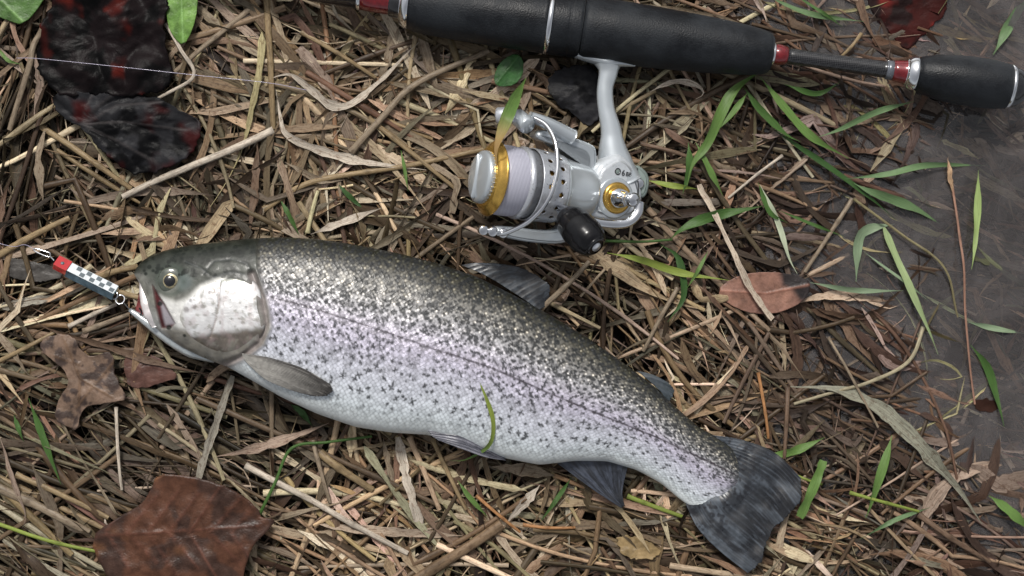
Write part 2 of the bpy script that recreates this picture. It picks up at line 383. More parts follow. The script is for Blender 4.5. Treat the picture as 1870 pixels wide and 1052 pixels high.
def as_stuff(name, packs, mat, label, cat):
    Vs, Fs, Cs, Us, o = [], [], [], [], 0
    for V, F, c, uv, _ in packs:
        N, M = V.shape[:2]; Vs.append(V.reshape(-1, 3)); Cs.append(c.reshape(-1, 3)); Us.append(uv.reshape(-1, 2))
        Fs.append((F[None]+(np.arange(N)*M)[:, None, None]).reshape(-1, 4)+o); o += N*M
    return tag(mesh(name, W(np.vstack(Vs)), np.vstack(Fs), mat, col=np.vstack(Cs), uv=np.vstack(Us)), label, cat, kind='stuff')
REG = (-420, 2300, -330, 1400)
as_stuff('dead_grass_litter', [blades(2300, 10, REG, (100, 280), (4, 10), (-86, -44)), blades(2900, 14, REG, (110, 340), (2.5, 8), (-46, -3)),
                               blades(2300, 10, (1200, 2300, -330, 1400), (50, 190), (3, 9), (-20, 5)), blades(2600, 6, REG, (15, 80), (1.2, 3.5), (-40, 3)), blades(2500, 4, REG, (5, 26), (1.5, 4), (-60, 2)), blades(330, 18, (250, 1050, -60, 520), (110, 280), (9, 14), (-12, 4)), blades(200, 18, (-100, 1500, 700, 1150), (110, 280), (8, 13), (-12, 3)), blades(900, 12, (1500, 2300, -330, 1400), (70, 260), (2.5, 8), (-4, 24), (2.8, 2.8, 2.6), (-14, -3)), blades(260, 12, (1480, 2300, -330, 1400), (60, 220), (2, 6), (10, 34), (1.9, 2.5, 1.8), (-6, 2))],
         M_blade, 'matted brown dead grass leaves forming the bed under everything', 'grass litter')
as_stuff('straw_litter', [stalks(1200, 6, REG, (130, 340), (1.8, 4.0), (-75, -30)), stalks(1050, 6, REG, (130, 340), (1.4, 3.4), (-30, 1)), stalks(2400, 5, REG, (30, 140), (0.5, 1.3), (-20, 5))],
         M_stalk, 'fine broken straw stems tangled through the dead grass bed', 'straw litter')

FISHPOLY = [(236, 560), (242, 497), (300, 455), (540, 430), (850, 490), (1010, 570), (1200, 700), (1320, 795), (1400, 822), (1470, 880), (1400, 1060), (1270, 970), (1245, 925), (1120, 930), (1000, 850), (740, 795), (540, 740), (290, 610)]
def region_name(x, y):
    if inside(np.array([x]), np.array([y]), FISHPOLY)[0]: return 'under the trout head' if x < 500 else 'under the trout tail' if x > 1150 else 'under the trout belly' if y > 700 else 'under the trout back'
    sh_ = shore(np.array([x]), np.array([y]))[0]
    if sh_ > -30: return 'in water %s' % ('below the butt grip' if y < 350 else 'round the red stem' if y < 760 else 'at lower right')
    if x > 1380: return 'above the carbon rod section' if y < 120 else 'below the butt grip' if y < 330 else 'round the oval leaf' if y < 640 else 'right of the adipose fin' if y < 800 else 'right of the tail'
    if y < 170 and x > 720: return 'under the black rod grip'
    if x > 820 and y < 480: return 'left of the spool' if x < 900 else 'beside the reel stem' if y < 300 and x > 1050 else 'right of the reel' if x > 1180 else 'under the reel'
    if x > 1000 and y < 800: return 'left of the oval leaf' if y < 600 else 'above the tail stalk'
    if x > 540 and y > 720: return 'left of the tail' if x > 1150 else 'under the anal fin' if x > 950 else 'below the pelvic fin' if x > 760 else 'right of the rust leaf'
    if y > 620: return 'beside the oak leaf' if x < 260 and y < 800 else 'left of the rust leaf' if x < 200 else 'below the trout throat' if y < 860 else 'above the rust leaf'
    if x < 400 and y < 340: return 'left of the black leaves' if x < 80 else 'beside the black leaves'
    if x < 300: return 'above the lure' if y < 460 else 'below the lure'
    return 'left of the front grip' if y < 150 else 'right of the black leaves' if x < 560 and y < 320 else 'above the trout nape' if x < 560 else 'between spool and whitish blade' if y < 330 else 'above the trout shoulder'
USED = set()
def as_individuals(name, pack, mat, noun, cat, group):
    V, F, c, uv, Cn = pack
    for i in range(len(V)):
        o = mesh(name, W(V[i]), F, mat, col=c[i], uv=uv[i])
        P = Cn[i]; mid = P[len(P)//2]; a, e = P[0], P[-1]; dx, dy = e[0]-a[0], e[1]-a[1]
        L = np.hypot(*np.diff(P[:, :2], axis=0).T).sum(); st = math.hypot(dx, dy)/L
        lum = c[i].mean(); tone = 'pale' if lum > .28 else 'tan' if lum > .17 else 'brown' if lum > .09 else 'dark brown'
        size = 'short' if L < 150 else 'very long' if L > 290 else 'long' if L > 210 else 'medium'
        kk = 3 if len(F) and noun == 'dead blade' else 8; mm = (len(P)//2)*kk; wdt = np.linalg.norm(V[i][mm]-V[i][mm+(2 if kk == 3 else 4)])
        thick = wdt > (10 if kk == 3 else 7.2)
        shp = 'straight' if st > .985 else 'bent' if st > .9 else 'kinked'
        an = math.degrees(math.atan2(dy, dx)) % 180
        ori = 'level' if an < 15 or an > 165 else 'sloping right' if an < 65 else 'upright' if an < 115 else 'sloping left'
        base = '%s %s %s %s %s %s' % ('broad' if thick else 'thin', size, shp, tone, noun, ori); lab = base+' '+region_name(mid[0], mid[1])
        tag(o, lab, cat, group)
R2 = (-60, 1930, -60, 1110)
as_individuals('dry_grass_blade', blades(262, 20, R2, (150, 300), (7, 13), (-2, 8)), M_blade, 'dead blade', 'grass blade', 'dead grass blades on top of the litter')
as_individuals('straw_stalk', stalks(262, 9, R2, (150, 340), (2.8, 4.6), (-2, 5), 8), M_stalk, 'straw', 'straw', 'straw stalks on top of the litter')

# ---- traced blades and stalks
def traced(kind, pts, wd, col, label, z=7, tip=None, col2=None, name=None, zs=None, roll=0.0, group=None, cat=None, fold=0.35, water=False):
    K = max(14, int(sum(math.dist(a, b_) for a, b_ in zip(pts[:-1], pts[1:]))/9)); K = min(K, 60)
    p = catmull(pts, K); t = np.linspace(0, 1, K)
    ctrl_wob = 2.2*np.sin(t*6+random.random()*6)
    if zs is not None: Z = np.interp(t, np.linspace(0, 1, len(zs)), zs)
    else:
        base = Lh(p[:, 0], p[:, 1])
        if water: base = np.maximum(base, WL-z+water)
        Z = base+z-6*(np.abs(t-.5)*2)**3+ctrl_wob*0.6
    Cn = np.c_[p, Z][None]
    c0 = np.array(col)*random.uniform(.92, 1.08); c1 = np.array(col2) if col2 is not None else c0*0.9
    if kind == 'b' and col[1] > col[0]: wd = wd*.8
    if kind == 'b':
        tp = {'both': np.minimum(sstep(0, .35, t), sstep(0, .45, 1-t)), 'end': np.minimum(sstep(-.05, .1, t), sstep(0, .6, 1-t)), 'none': np.minimum(sstep(-.1, .05, t), sstep(-.1, .05, 1-t))}[tip or 'both']
        sd0 = random.random()*90; wid = wd*(0.06+.94*tp)*(1+(.12 if col[1] > col[0] else .5)*(fbm(t*14+sd0, t*0+sd0, 3, 3)-.5)*2)
        if col[1] <= col[0]: Cn[0, :, 2] += 5*(fbm(t*7+sd0, t*0, 9, 2)-.5); Cn[0, :, 0] += 5*(fbm(t*9+sd0, t*0, 12, 2)-.5)
        rl = roll+0.5*np.sin(t*random.uniform(4, 12)+random.random()*6)
        V = ribbons(Cn, wid[None], rl[None], np.array([[fold]]))[0]; F = gridF(K, 3); rep = 3
        u = np.tile([0, .5, 1.], K)
        V = V.reshape(K, 3, 3)
    else:
        R = wd*(1.1-.25*t); nodes = [0.02, random.uniform(.3, .7)]
        nb = np.zeros(K)
        for q in nodes: nb[int(q*(K-1))] = 1
        V = tubes(Cn, (R*(1+.25*nb))[None], 8)[0]; F = gridF(K, 8, True); rep = 8; u = np.tile(np.linspace(0, 2, 8), K)
    cc = mix(c0, c1, sstep(.45, .8, t))
    if kind == 's': cc = cc*(1-.35*nb)[:, None]
    c = np.repeat(cc, rep, 0)
    L = np.r_[0, np.cumsum(np.hypot(*np.diff(p, axis=0).T))]
    uv = np.c_[u+random.randint(0, 300)*3.7, np.repeat(L/30, rep)+random.random()*40]
    green = c0[1] > c0[0]
    mat = M_green if green else (M_blade if kind == 'b' else M_stalk)
    nm = name or ('green_grass_blade' if green and kind == 'b' else 'green_grass_stalk' if green else 'dry_grass_blade' if kind == 'b' else 'straw_stalk')  # every green ribbon is one loose grass blade
    g = group or {'green_grass_blade': 'green grass blades', 'green_grass_stalk': 'green grass stalks', 'dry_grass_blade': 'dead grass blades on top of the litter', 'straw_stalk': 'straw stalks on top of the litter'}.get(nm)
    return tag(mesh(nm, W(V.reshape(-1, 3)), F, mat, col=c, uv=uv), label, cat or {'green_grass_blade': 'grass blade', 'green_grass_stalk': 'stem', 'dry_grass_blade': 'grass blade', 'straw_stalk': 'straw'}.get(nm, 'stem'), g)
TAN = (.235, .185, .13); PALE = (.47, .41, .335); GOLD = (.26, .19, .105); BRN = (.14, .092, .062); GREY = (.24, .22, .18); ORG = (.33, .165, .07); PINK = (.24, .18, .14)
TR = [
 ('s', [(488, -20), (492, 60), (497, 140), (500, 236)], 6, GOLD, 'long straight golden stalk running down from the top edge to a sharp bend', 10),
 ('s', [(500, 238), (430, 272), (300, 325), (225, 360)], 6.5, PALE, 'thick pale stalk slanting down left below the black leaves', 11),
 ('s', [(148, -8), (72, 69), (56, 125), (19, 238)], 6, TAN, 'bent tan stalk bordering the black leaf on its left', 12),
 ('s', [(476, 3), (400, 65), (320, 132)], 5, TAN, 'tan stalk slanting from the top right of the black leaf towards its edge', 10),
 ('s', [(72, 229), (150, 280), (240, 345)], 5.5, GOLD, 'golden stalk slanting down right beneath the lower black leaf', 9),
 ('s', [(642, 279), (700, 215), (760, 155), (893, 94)], 6, TAN, 'long tan stalk rising from the litter up to the front rod grip', 14),
 ('s', [(551, 60), (620, 100), (686, 142)], 4, GOLD, 'thin golden stalk left of the rod grip running down right', 11),
 ('s', [(673, 216), (762, 288), (832, 345)], 4.5, GOLD, 'golden stalk ending just left of the drag knob', 12),
 ('s', [(482, 383), (574, 332), (749, 303), (893, 271)], 5, GOLD, 'long golden stalk reaching from above the trout back to the spool', 11),
 ('s', [(562, 425), (570, 390), (581, 349)], 4, (.55, .5, .3), 'short yellowish stalk standing against the trout back', 9),
 ('b', [(505, 165), (515, 215), (524, 246), (566, 269), (642, 292), (710, 303), (780, 311)], 17, PALE, 'broad whitish crumpled blade running right towards the reel', 13),
 ('b', [(490, 150), (512, 140), (536, 140), (574, 168), (612, 195), (660, 180), (764, 79)], 15, PALE, 'pale looping blade curling over in the middle of the litter', 15),
 ('b', [(547, 88), (585, 135), (619, 187)], 20, PINK, 'wide pinkish tan blade left of the rod grip', 10, 'none'),
 ('b', [(724, 40), (712, 95), (699, 138)], 15, TAN, 'flat tan blade hanging down from the front of the rod grip', 12, 'none'),
 ('b', [(471, 256), (470, 300), (467, 341), (456, 438)], 16, BRN, 'dark brown upright blade ending at the trout neck', 10),
 ('b', [(566, 428), (630, 405), (699, 379)], 15, PALE, 'short broad pale blade just above the trout back', 9),
 ('b', [(764, 288), (800, 308), (833, 332), (830, 360), (825, 390)], 13, TAN, 'tan blade folded at a right angle left of the drag knob', 12, 'none'),
 ('b', [(520, 296), (555, 315), (589, 331), (635, 328)], 13, TAN, 'tan blade below the whitish crumpled blade', 11),
 ('s', [(-10, 886), (80, 928), (164, 972)], 8, TAN, 'thickest tan stalk running down right at the left edge', 10),
 ('s', [(31, 866), (110, 900), (200, 945)], 5, GOLD, 'golden stalk pointing at the left tip of the rust leaf', 12),
 ('s', [(213, 743), (218, 820), (224, 894)], 3, PALE, 'thin pale vertical straw above the rust coloured leaf', 14),
 ('b', [(0, 788), (25, 870), (49, 939), (39, 966)], 8, PINK, 'narrow drooping pinkish blade at the left edge', 14),
 ('b', [(60, 580), (90, 600), (196, 633), (286, 661), (397, 688)], 13, BRN, 'long dark brown blade passing under the trout chin', 12),
 ('b', [(364, 876), (380, 820), (392, 784), (425, 686)], 14, GREY, 'pale grey upright twisted blade between rust leaf and trout', 14, 'none'),
 ('b', [(397, 833), (470, 817), (560, 788), (600, 772)], 17, (.34, .25, .19), 'grey brown blade sloping up to the trout belly', 13),
 ('s', [(450, 849), (562, 907), (650, 958), (745, 1010)], 5.5, PALE, 'long pale stalk running down right below the belly', 12),
 ('s', [(585, 827), (630, 860), (681, 894)], 7, GOLD, 'short thick golden stalk below the belly', 11),
 ('s', [(572, 804), (588, 860), (604, 917)], 4, TAN, 'steep thin straw just right of the green bent stem', 14),
 ('b', [(726, 798), (745, 878), (768, 958)], 17, PALE, 'broad pale straight blade hanging down from the belly', 14, 'none'),
 ('b', [(700, 800), (710, 850), (722, 900)], 13, TAN, 'shorter tan blade beside the broad pale one under the belly', 11),
 ('s', [(748, 798), (775, 860), (803, 930)], 5, (.42, .30, .20), 'brown stalk right of the broad pale blade', 12),
 ('s', [(790, 801), (820, 865), (851, 930)], 4, GOLD, 'thin golden stalk steeply falling below the pelvic fin', 12),
 ('s', [(870, 904), (910, 938), (950, 971)], 3, ORG, 'short orange stalk slanting down right under the belly', 14),
 ('s', [(955, 958), (1000, 962), (1050, 963)], 3, ORG, 'horizontal orange stalk below the anal fin', 13),
 ('b', [(985, 885), (955, 920), (925, 955)], 17, PALE, 'broad cream blade slanting down left below the vent', 12),
 ('b', [(895, 852), (960, 858), (1020, 870)], 22, TAN, 'wide folded tan blade under the rear belly', 7),
 ('s', [(-8, 470), (60, 432), (129, 398)], 6, GOLD, 'golden stalk rising right above the lure snap', 9),
 ('s', [(175, 508), (215, 495), (252, 487)], 6, GOLD, 'short golden stalk end in front of the trout snout', 8),
 ('s', [(126, 596), (170, 575), (213, 556)], 4, PALE, 'short pale straw directly below the lure', 10),
 ('s', [(153, 605), (195, 590), (236, 574)], 5, TAN, 'tan straw ending at the lower jaw', 8),
 ('s', [(-5, 662), (50, 635), (102, 606)], 4, GOLD, 'golden straw left of the mottled oak leaf', 11),
 ('b', [(5, 561), (55, 550), (110, 542)], 15, GREY, 'short broad greyish blade left of the lure', 9, 'none'),
 ('b', [(-5, 600), (25, 640), (55, 685)], 15, TAN, 'broad tan blade slanting to the oak leaf', 12),
 ('b', [(1275, 338), (1312, 409), (1354, 501), (1380, 545), (1410, 583)], 11, (.50, .42, .33), 'straight pale blade crossing the oval pink leaf', 24, 'none'),
 ('s', [(1559, 363), (1515, 430), (1471, 497)], 4, TAN, 'tan straw standing in shallow water above the oval leaf', 14),
 ('s', [(1559, 363), (1651, 430), (1726, 489), (1755, 580)], 2.3, (.22, .19, .10), 'long olive brown stem arching down into the water', 22),
 ('s', [(1429, 284), (1380, 320), (1329, 362)], 2.5, PALE, 'thin pale straw right of the reel among green blades', 14),
 ('s', [(1735, 300), (1747, 367), (1760, 500), (1768, 618), (1782, 739)], 2.2, (.30, .17, .12), 'long thin reddish stem standing in the water', 34),
 ('b', [(1733, 286), (1737, 320), (1746, 358)], 9, (.42, .28, .17), 'small brown pointed bud tip on the reddish stem', 35),
 ('s', [(1237, 526), (1205, 580), (1174, 641)], 4, TAN, 'tan straw slanting down towards the trout back near the oval leaf', 12),
 ('s', [(1170, 263), (1260, 290), (1379, 355)], 3.5, BRN, 'dark straw running right from behind the reel', 10),
 ('s', [(1690, 598), (1660, 661), (1586, 698), (1529, 714), (1450, 738)], 3.4, (.33, .29, .19), 'curved pale olive stalk sweeping down left at the waterline', 16),
 ('b', [(1443, 706), (1529, 711), (1602, 743), (1668, 800), (1745, 886), (1792, 957)], 27, (.24, .235, .18), 'broadest grey green rotting blade crossing the lower right corner', 20),
 ('s', [(1512, 616), (1560, 700), (1602, 780)], 2.5, TAN, 'thin straight straw crossing the curved olive stalk', 20),
 ('s', [(1439, 708), (1435, 770), (1431, 837)], 4, BRN, 'dark upright straw above the upper tail lobe', 14),
 ('s', [(1384, 680), (1395, 745), (1402, 800)], 3, ORG, 'thin orange brown straw between adipose fin and tail', 14),
 ('s', [(1676, 939), (1740, 985), (1811, 1028)], 5, BRN, 'thick dark stalk in the bottom right corner', 14),
 ('s', [(985, 566), (1040, 515), (1075, 478)], 5, TAN, 'tan stalk resting on the tip of the dorsal fin', 34),
 ('b', [(1185, 170), (1230, 152), (1270, 158), (1283, 172), (1268, 183)], 10, PALE, 'pale curling blade end right of the reel stem', 22),
 ('b', [(1020, 8), (1010, 6), (1300, 30), (1430, 88)], 12, TAN, 'long pale blade running along the top side of the rear grip', 10),
 ('s', [(1575, 60), (1555, 85), (1535, 105)], 3, GOLD, 'small golden forked straw above the thin rod section', 18),
 ('b', [(90, 225), (75, 290), (82, 380)], 16, TAN, 'loose tan blade left of the lower black leaf', 12),
 ('b', [(66, 90), (75, 160), (62, 240)], 15, PINK, 'pinkish tan blade under the bent stalk beside the black leaf', 10),
 ('s', [(305, 45), (335, 95), (357, 142), (290, 182)], 3.5, PALE, 'slender pale blade tip bent beside the upright green leaf', 20),
]
for e in TR: traced(e[0], e[1], e[2], e[3], e[4], e[5], *(e[6:7]))
G1 = (.055, .115, .028); G2 = (.10, .175, .045); G3 = (.035, .08, .022); G4 = (.17, .23, .14); YG = (.20, .25, .05); MG = (.11, .18, .08)
GR = [
 ('b', [(1390, 130), (1340, 165), (1315, 205), (1290, 262), (1262, 302), (1252, 342)], 26, G2, 'broadest bright green blade hanging down left under the rear grip', 30),
 ('b', [(1385, 143), (1430, 200), (1480, 252), (1548, 290)], 21, G2, 'long bright green blade slanting right below the red collar', 28),
 ('b', [(1355, 160), (1380, 197), (1430, 245), (1460, 260)], 17, G1, 'green blade just left of the long bright one', 24),
 ('b', [(1362, 172), (1335, 208), (1308, 240)], 14, G2, 'short green blade branching off the broadest one', 27),
 ('b', [(1672, 184), (1600, 205), (1530, 238), (1490, 252)], 15, MG, 'green blade with dry tip reaching up to the butt grip', 20),
 ('b', [(1268, 262), (1298, 322), (1318, 358)], 15, G2, 'pointed green blade right of the reel tail', 25),
 ('b', [(1255, 262), (1256, 310), (1245, 355)], 17, G1, 'dark green blade hanging straight down beside the reel tail', 20),
 ('b', [(1180, 330), (1225, 340), (1275, 346)], 14, YG, 'yellow green blade poking out behind the reel body', 16),
 ('b', [(1222, 438), (1245, 418), (1295, 397), (1395, 376)], 24, G1, 'broad arched green blade right of the handle knob', 22),
 ('s', [(1100, 440), (1170, 442), (1226, 438)], 2.5, G1, 'thin green stem joining the arched blade to the handle knob', 18),
 ('b', [(1421, 384), (1480, 408), (1544, 432)], 8, G1, 'narrow green blade tip pointing right of the arched blade', 18),
 ('b', [(1383, 334), (1404, 388), (1438, 407)], 12, G1, 'small green blade crossing the tip of the arched blade', 20),
 ('b', [(1387, 338), (1421, 409), (1440, 470), (1456, 500)], 13, (.38, .42, .3), 'pale folded blade ending above the oval pink leaf', 18),
 ('b', [(1400, 230), (1525, 313), (1588, 359), (1640, 400)], 14, G3, 'dark green blade running down right towards the water', 16),
 ('b', [(1560, 335), (1590, 350), (1672, 380), (1722, 408)], 22, MG, 'green blade with a wet shine entering the water', 24),
 ('b', [(1542, 327), (1620, 318), (1693, 302), (1812, 300)], 15, MG, 'green blade lying level on the water surface', 26),
 ('b', [(1205, 447), (1237, 472), (1247, 540), (1218, 588)], 17, G3, 'dark green drooping blade left of the oval leaf', 16),
 ('b', [(1292, 458), (1272, 495), (1252, 528)], 9, G2, 'small bright green blade left of the oval leaf', 20),
 ('b', [(1108, 462), (1170, 475), (1240, 498), (1330, 512)], 18, YG, 'green blade turning orange that starts under the handle knob', 20),
 ('b', [(1480, 516), (1560, 530), (1652, 531)], 13, G4, 'pale green blade right of the oval leaf tip', 20),
 ('b', [(1640, 408), (1590, 418), (1571, 440), (1567, 515)], 24, G4, 'wide pale green blade bent in the shallow water', 14),
 ('b', [(1580, 459), (1640, 505), (1703, 553)], 7, G4, 'narrow pale green blade crossing the bent one', 22),
 ('b', [(1616, 415), (1651, 501), (1690, 590), (1716, 648)], 18, (.26, .33, .16), 'long pale green blade with rounded lower end at the waterline', 26, 'end'),
 ('b', [(1770, 588), (1820, 600), (1880, 610)], 13, G4, 'pale green blade touching the right edge of the water', 26),
 ('b', [(1885, -10), (1850, 40), (1818, 98)], 26, MG, 'broad green blade sunk in water at the top right corner', 30),
 ('b', [(1400, -8), (1480, 25), (1580, 38)], 13, MG, 'green blade along the top edge above the rod', 16),
 ('b', [(1455, -8), (1500, 22), (1540, 48)], 8, G1, 'narrow green blade crossing the one along the top edge', 18),
 ('b', [(1430, 155), (1490, 172), (1534, 150)], 13, G1, 'green blade curved like a smile under the carbon rod section', 18),
 ('b', [(1789, 310), (1786, 400), (1772, 492)], 17, (.25, .33, .12), 'green blade with pink dried edge standing out of the water', 44),
 ('b', [(1775, 630), (1811, 682), (1836, 780)], 19, G1, 'green blade hanging into the water at the right', 32),
 ('b', [(1628, 795), (1605, 862), (1578, 945)], 22, G2, 'bright green straight blade right of the tail fin', 22),
 ('b', [(1499, 838), (1478, 890), (1456, 942)], 22, G2, 'ragged bright green blade touching the tail fin tip', 34, 'none'),
 ('b', [(1400, 828), (1440, 826), (1506, 798)], 20, G2, 'green blade behind the upper tail lobe', 12),
 ('b', [(1698, 926), (1630, 948), (1568, 984)], 11, MG, 'thin green blade in the litter at lower right', 16),
 ('b', [(1808, 906), (1840, 930), (1885, 972)], 24, G2, 'green blade cut by the right edge low down', 22),
 ('s', [(1549, 898), (1610, 915), (1676, 933)], 3, YG, 'yellow green stem crossing the straight bright blade', 20),
 ('s', [(1430, 858), (1480, 878), (1500, 884)], 2.5, YG, 'short yellow green stem beside the tail fin', 14),
 ('b', [(56, 726), (82, 796), (114, 884)], 16, G1, 'green blade below the mottled oak leaf', 16),
 ('b', [(28, 757), (37, 780), (46, 806)], 11, G1, 'tiny green blade at the left of the larger one', 14),
 ('s', [(-10, 955), (98, 988), (195, 1009)], 3.5, YG, 'yellow green stem in the bottom left corner', 12),
 ('b', [(511, 362), (530, 395), (548, 432)], 11, G1, 'green blade touching the trout back above the gills', 12),
 ('b', [(617, 336), (640, 360), (667, 385)], 12, G3, 'dark green blade above the trout back', 10),
 ('s', [(476, 938), (505, 880), (535, 817), (600, 806), (680, 796)], 2.8, G1, 'bent yellow green stem below the trout belly', 17),
 ('b', [(836, 876), (860, 908), (892, 944)], 12, G2, 'bright green blade in the straw under the belly', 15),
 ('b', [(1044, 870), (1015, 912), (986, 952)], 11, G1, 'green blade under the front of the anal fin', 14),
 ('s', [(1145, 905), (1190, 922), (1245, 942)], 4, YG, 'yellow green stalk between anal fin and tail', 12),
 ('b', [(733, 275), (740, 310), (746, 350)], 8, G2, 'tiny green blade on the whitish crumpled blade', 18),
 ('b', [(530, 738), (550, 752), (570, 778)], 15, G3, 'dark green blade under the pectoral belly edge', 6),
 ('b', [(-5, 85), (15, 110), (40, 118)], 9, G2, 'small green blade left of the bent tan stalk', 8),
]
for e in GR: traced(e[0], e[1], e[2], e[3], e[4], e[5], *(e[6:7]), water=1.5)
traced('b', [(868, 672), (889, 717), (902, 763), (894, 805), (852, 834), (822, 838)], 10, YG, 'thin green blade curving down across the trout flank', zs=[118, 121, 112, 98, 60, 30], col2=G2, name='green_grass_blade')
traced('b', [(960, 150), (945, 190), (925, 240), (908, 288), (910, 318)], 27, G2, 'broad green blade lying over the reel bail and spool', zs=[60, 160, 205, 205, 190], col2=(.34, .22, .09), name='green_grass_blade')

# ------------------------------------------------------------------ leaves
def leaf(name, outline, centre, z, col, label, cat='leaf', crumple=6, veins=None, vcol=None, colf=None, mat=M_leaf, curl=0, group=None, ragged=2.0, slope=None, fan=None):
    P = chaikin(outline, 1); n = 180
    seg = np.linalg.norm(np.roll(P, -1, 0)-P, axis=1); cum = np.r_[0, np.cumsum(seg)]; s = np.linspace(0, cum[-1], n, endpoint=False)
    Q = np.c_[np.interp(s, cum, np.r_[P[:, 0], P[0, 0]]), np.interp(s, cum, np.r_[P[:, 1], P[0, 1]])]
    c = np.array(centre, float); R = 26
    d = Q-c; Q = c+d*(1+(ragged*(fbm(s/9, s*0, 9, 3)-.5)*2/np.linalg.norm(d, axis=1)))[:, None]
    rr = np.linspace(0.02, 1, R)[:, None, None]
    G = c+rr*(Q-c)[None]; X, Y = G[..., 0], G[..., 1]
    Z = z+crumple*((fbm(X/70, Y/45, 31, 4)-.5)*2)+curl*(rr[..., 0]**3)*np.sin(s/cum[-1]*2*np.pi*3+1)[None]
    if fan:
        an = np.arctan2(Y-fan[1], X-fan[0]); rd_ = np.hypot(X-fan[0], Y-fan[1]); Z = Z+fan[2]*sstep(0, 70, rd_)*(np.abs(np.sin(an*fan[3]+.5*np.sin(rd_/30)))-.5)
    if slope: Z = Z+slope[0]*(X-c[0])+slope[1]*(Y-c[1])
    C_ = np.tile(np.array(col, float), (R, n, 1))
    if colf is not None: C_ = colf(X, Y, C_)
    if veins:
        dv = np.full(X.shape, 1e9)
        for v in veins: dv = np.minimum(dv, seg_dist(X, Y, v))
        f = np.exp(-(dv/2.2)**2); Z = Z+1.2*f+1.0*np.exp(-(dv/9)**2)
        if vcol is not None: C_ = mix(C_, vcol, f*.6)
    V = np.stack([X, Y, Z], -1).reshape(-1, 3)
    F = gridF(R, n, True).tolist(); V = np.vstack([V, [c[0], c[1], Z[0].mean()]]); C2 = np.vstack([C_.reshape(-1, 3), C_[0, 0]])
    F += [[i, (i+1) % n, len(V)-1] for i in range(n)]
    o = mesh(name, W(V), F, mat, col=C2); so = o.modifiers.new('thickness', 'SOLIDIFY'); so.thickness = 0.0005
    return tag(o, label, cat, group)
def spots(colA, colB, sc, th, seed):
    def f(X, Y, C_):
        n_ = fbm(X/sc, Y/sc, seed, 4); return mix(np.array(colA)*np.ones_like(C_), colB, sstep(th-.06, th+.06, n_))
    return f
def two(colA, colB, colC, sc, seed):
    def f(X, Y, C_):
        n_ = fbm(X/sc, Y/sc, seed, 4); c = mix(np.array(colA)*np.ones_like(C_), colB, sstep(.42, .56, n_)); return mix(c, colC, sstep(.6, .8, fbm(X/sc/1.7, Y/sc/1.7, seed+3, 3)))
    return f
BLK = two((.003, .0028, .003), (.008, .0055, .006), (.075, .010, .007), 26, 47)
leaf('wet_leaf', [(96, -40), (315, -40), (312, 30), (305, 70), (312, 115), (322, 150), (300, 170), (270, 172), (235, 178), (190, 175), (140, 178), (105, 172), (88, 150), (72, 120), (78, 60), (100, 20)], (195, 70), 20, (.02, .018, .02),
     'large black rotting leaf with red blotches, the upper of two at top left', crumple=13, mat=M_wetleaf, colf=BLK, veins=[[(152, 228), (215, 110), (250, -20)], [(205, 125), (130, 40)], [(215, 105), (290, 60)]], ragged=7, fan=(230, 190, 8, 4.5))
leaf('wet_leaf', [(150, 232), (112, 212), (100, 185), (115, 165), (160, 172), (205, 168), (260, 172), (305, 185), (335, 208), (372, 218), (366, 258), (345, 290), (300, 312), (255, 322), (225, 305), (195, 282), (172, 252)], (235, 235), 17, (.02, .018, .02),
     'lower fan veined black wet leaf with dark red tip', crumple=15, mat=M_wetleaf, colf=two((.004, .004, .0045), (.018, .018, .02), (.035, .006, .006), 30, 45),
     veins=[[(154, 229), (190, 190), (225, 168)], [(154, 229), (220, 195), (300, 190)], [(154, 229), (235, 225), (345, 240)], [(154, 229), (225, 262), (290, 300)], [(154, 229), (165, 195), (175, 170)]], vcol=(.05, .045, .045), ragged=6, fan=(152, 228, 9, 5.5))
leaf('green_leaf', [(306, -30), (364, -30), (366, 20), (356, 60), (340, 88), (322, 72), (310, 48)], (338, 15), 22, G2, 'upright green leaf at the right edge of the black leaf', crumple=3, veins=[[(335, -30), (340, 86)]], vcol=(.2, .34, .12), ragged=.5, colf=spots((.10, .20, .04), (.14, .26, .06), 25, .5, 3))
leaf('green_leaf', [(-30, -30), (92, -30), (80, 8), (45, 48), (20, 40), (-30, 20)], (28, 2), 6, G1, 'green leaf in the top left corner', crumple=3, veins=[[(-20, -20), (48, 44)]], vcol=(.2, .34, .12), ragged=.5)
leaf('green_leaf', [(942, 100), (956, 112), (955, 140), (940, 158), (915, 162), (902, 155), (905, 130), (920, 110)], (930, 134), 20, (.03, .09, .025), 'dark green oval leaf between rod grip and bail roller', crumple=3, veins=[[(948, 104), (905, 158)]], vcol=(.05, .12, .04), ragged=.5)
leaf('oval_leaf', [(1308, 531), (1335, 508), (1375, 497), (1420, 497), (1460, 504), (1480, 516), (1476, 540), (1450, 562), (1405, 575), (1360, 570), (1325, 553)], (1393, 535), 3, (.19, .10, .078),
     'oval pinkish brown leaf with a black rotten end at the waterline', crumple=3, ragged=1, veins=[[(1310, 531), (1400, 536), (1478, 520)]], vcol=(.28, .13, .09),
     colf=lambda X, Y, C_: mix(mix(C_, (.22, .115, .08), fbm(X/22, Y/22, 8, 3)), (.025, .02, .02), pmask(X, Y, [(1422, 480), (1500, 480), (1500, 540), (1462, 552), (1445, 528), (1428, 522)], 7)))
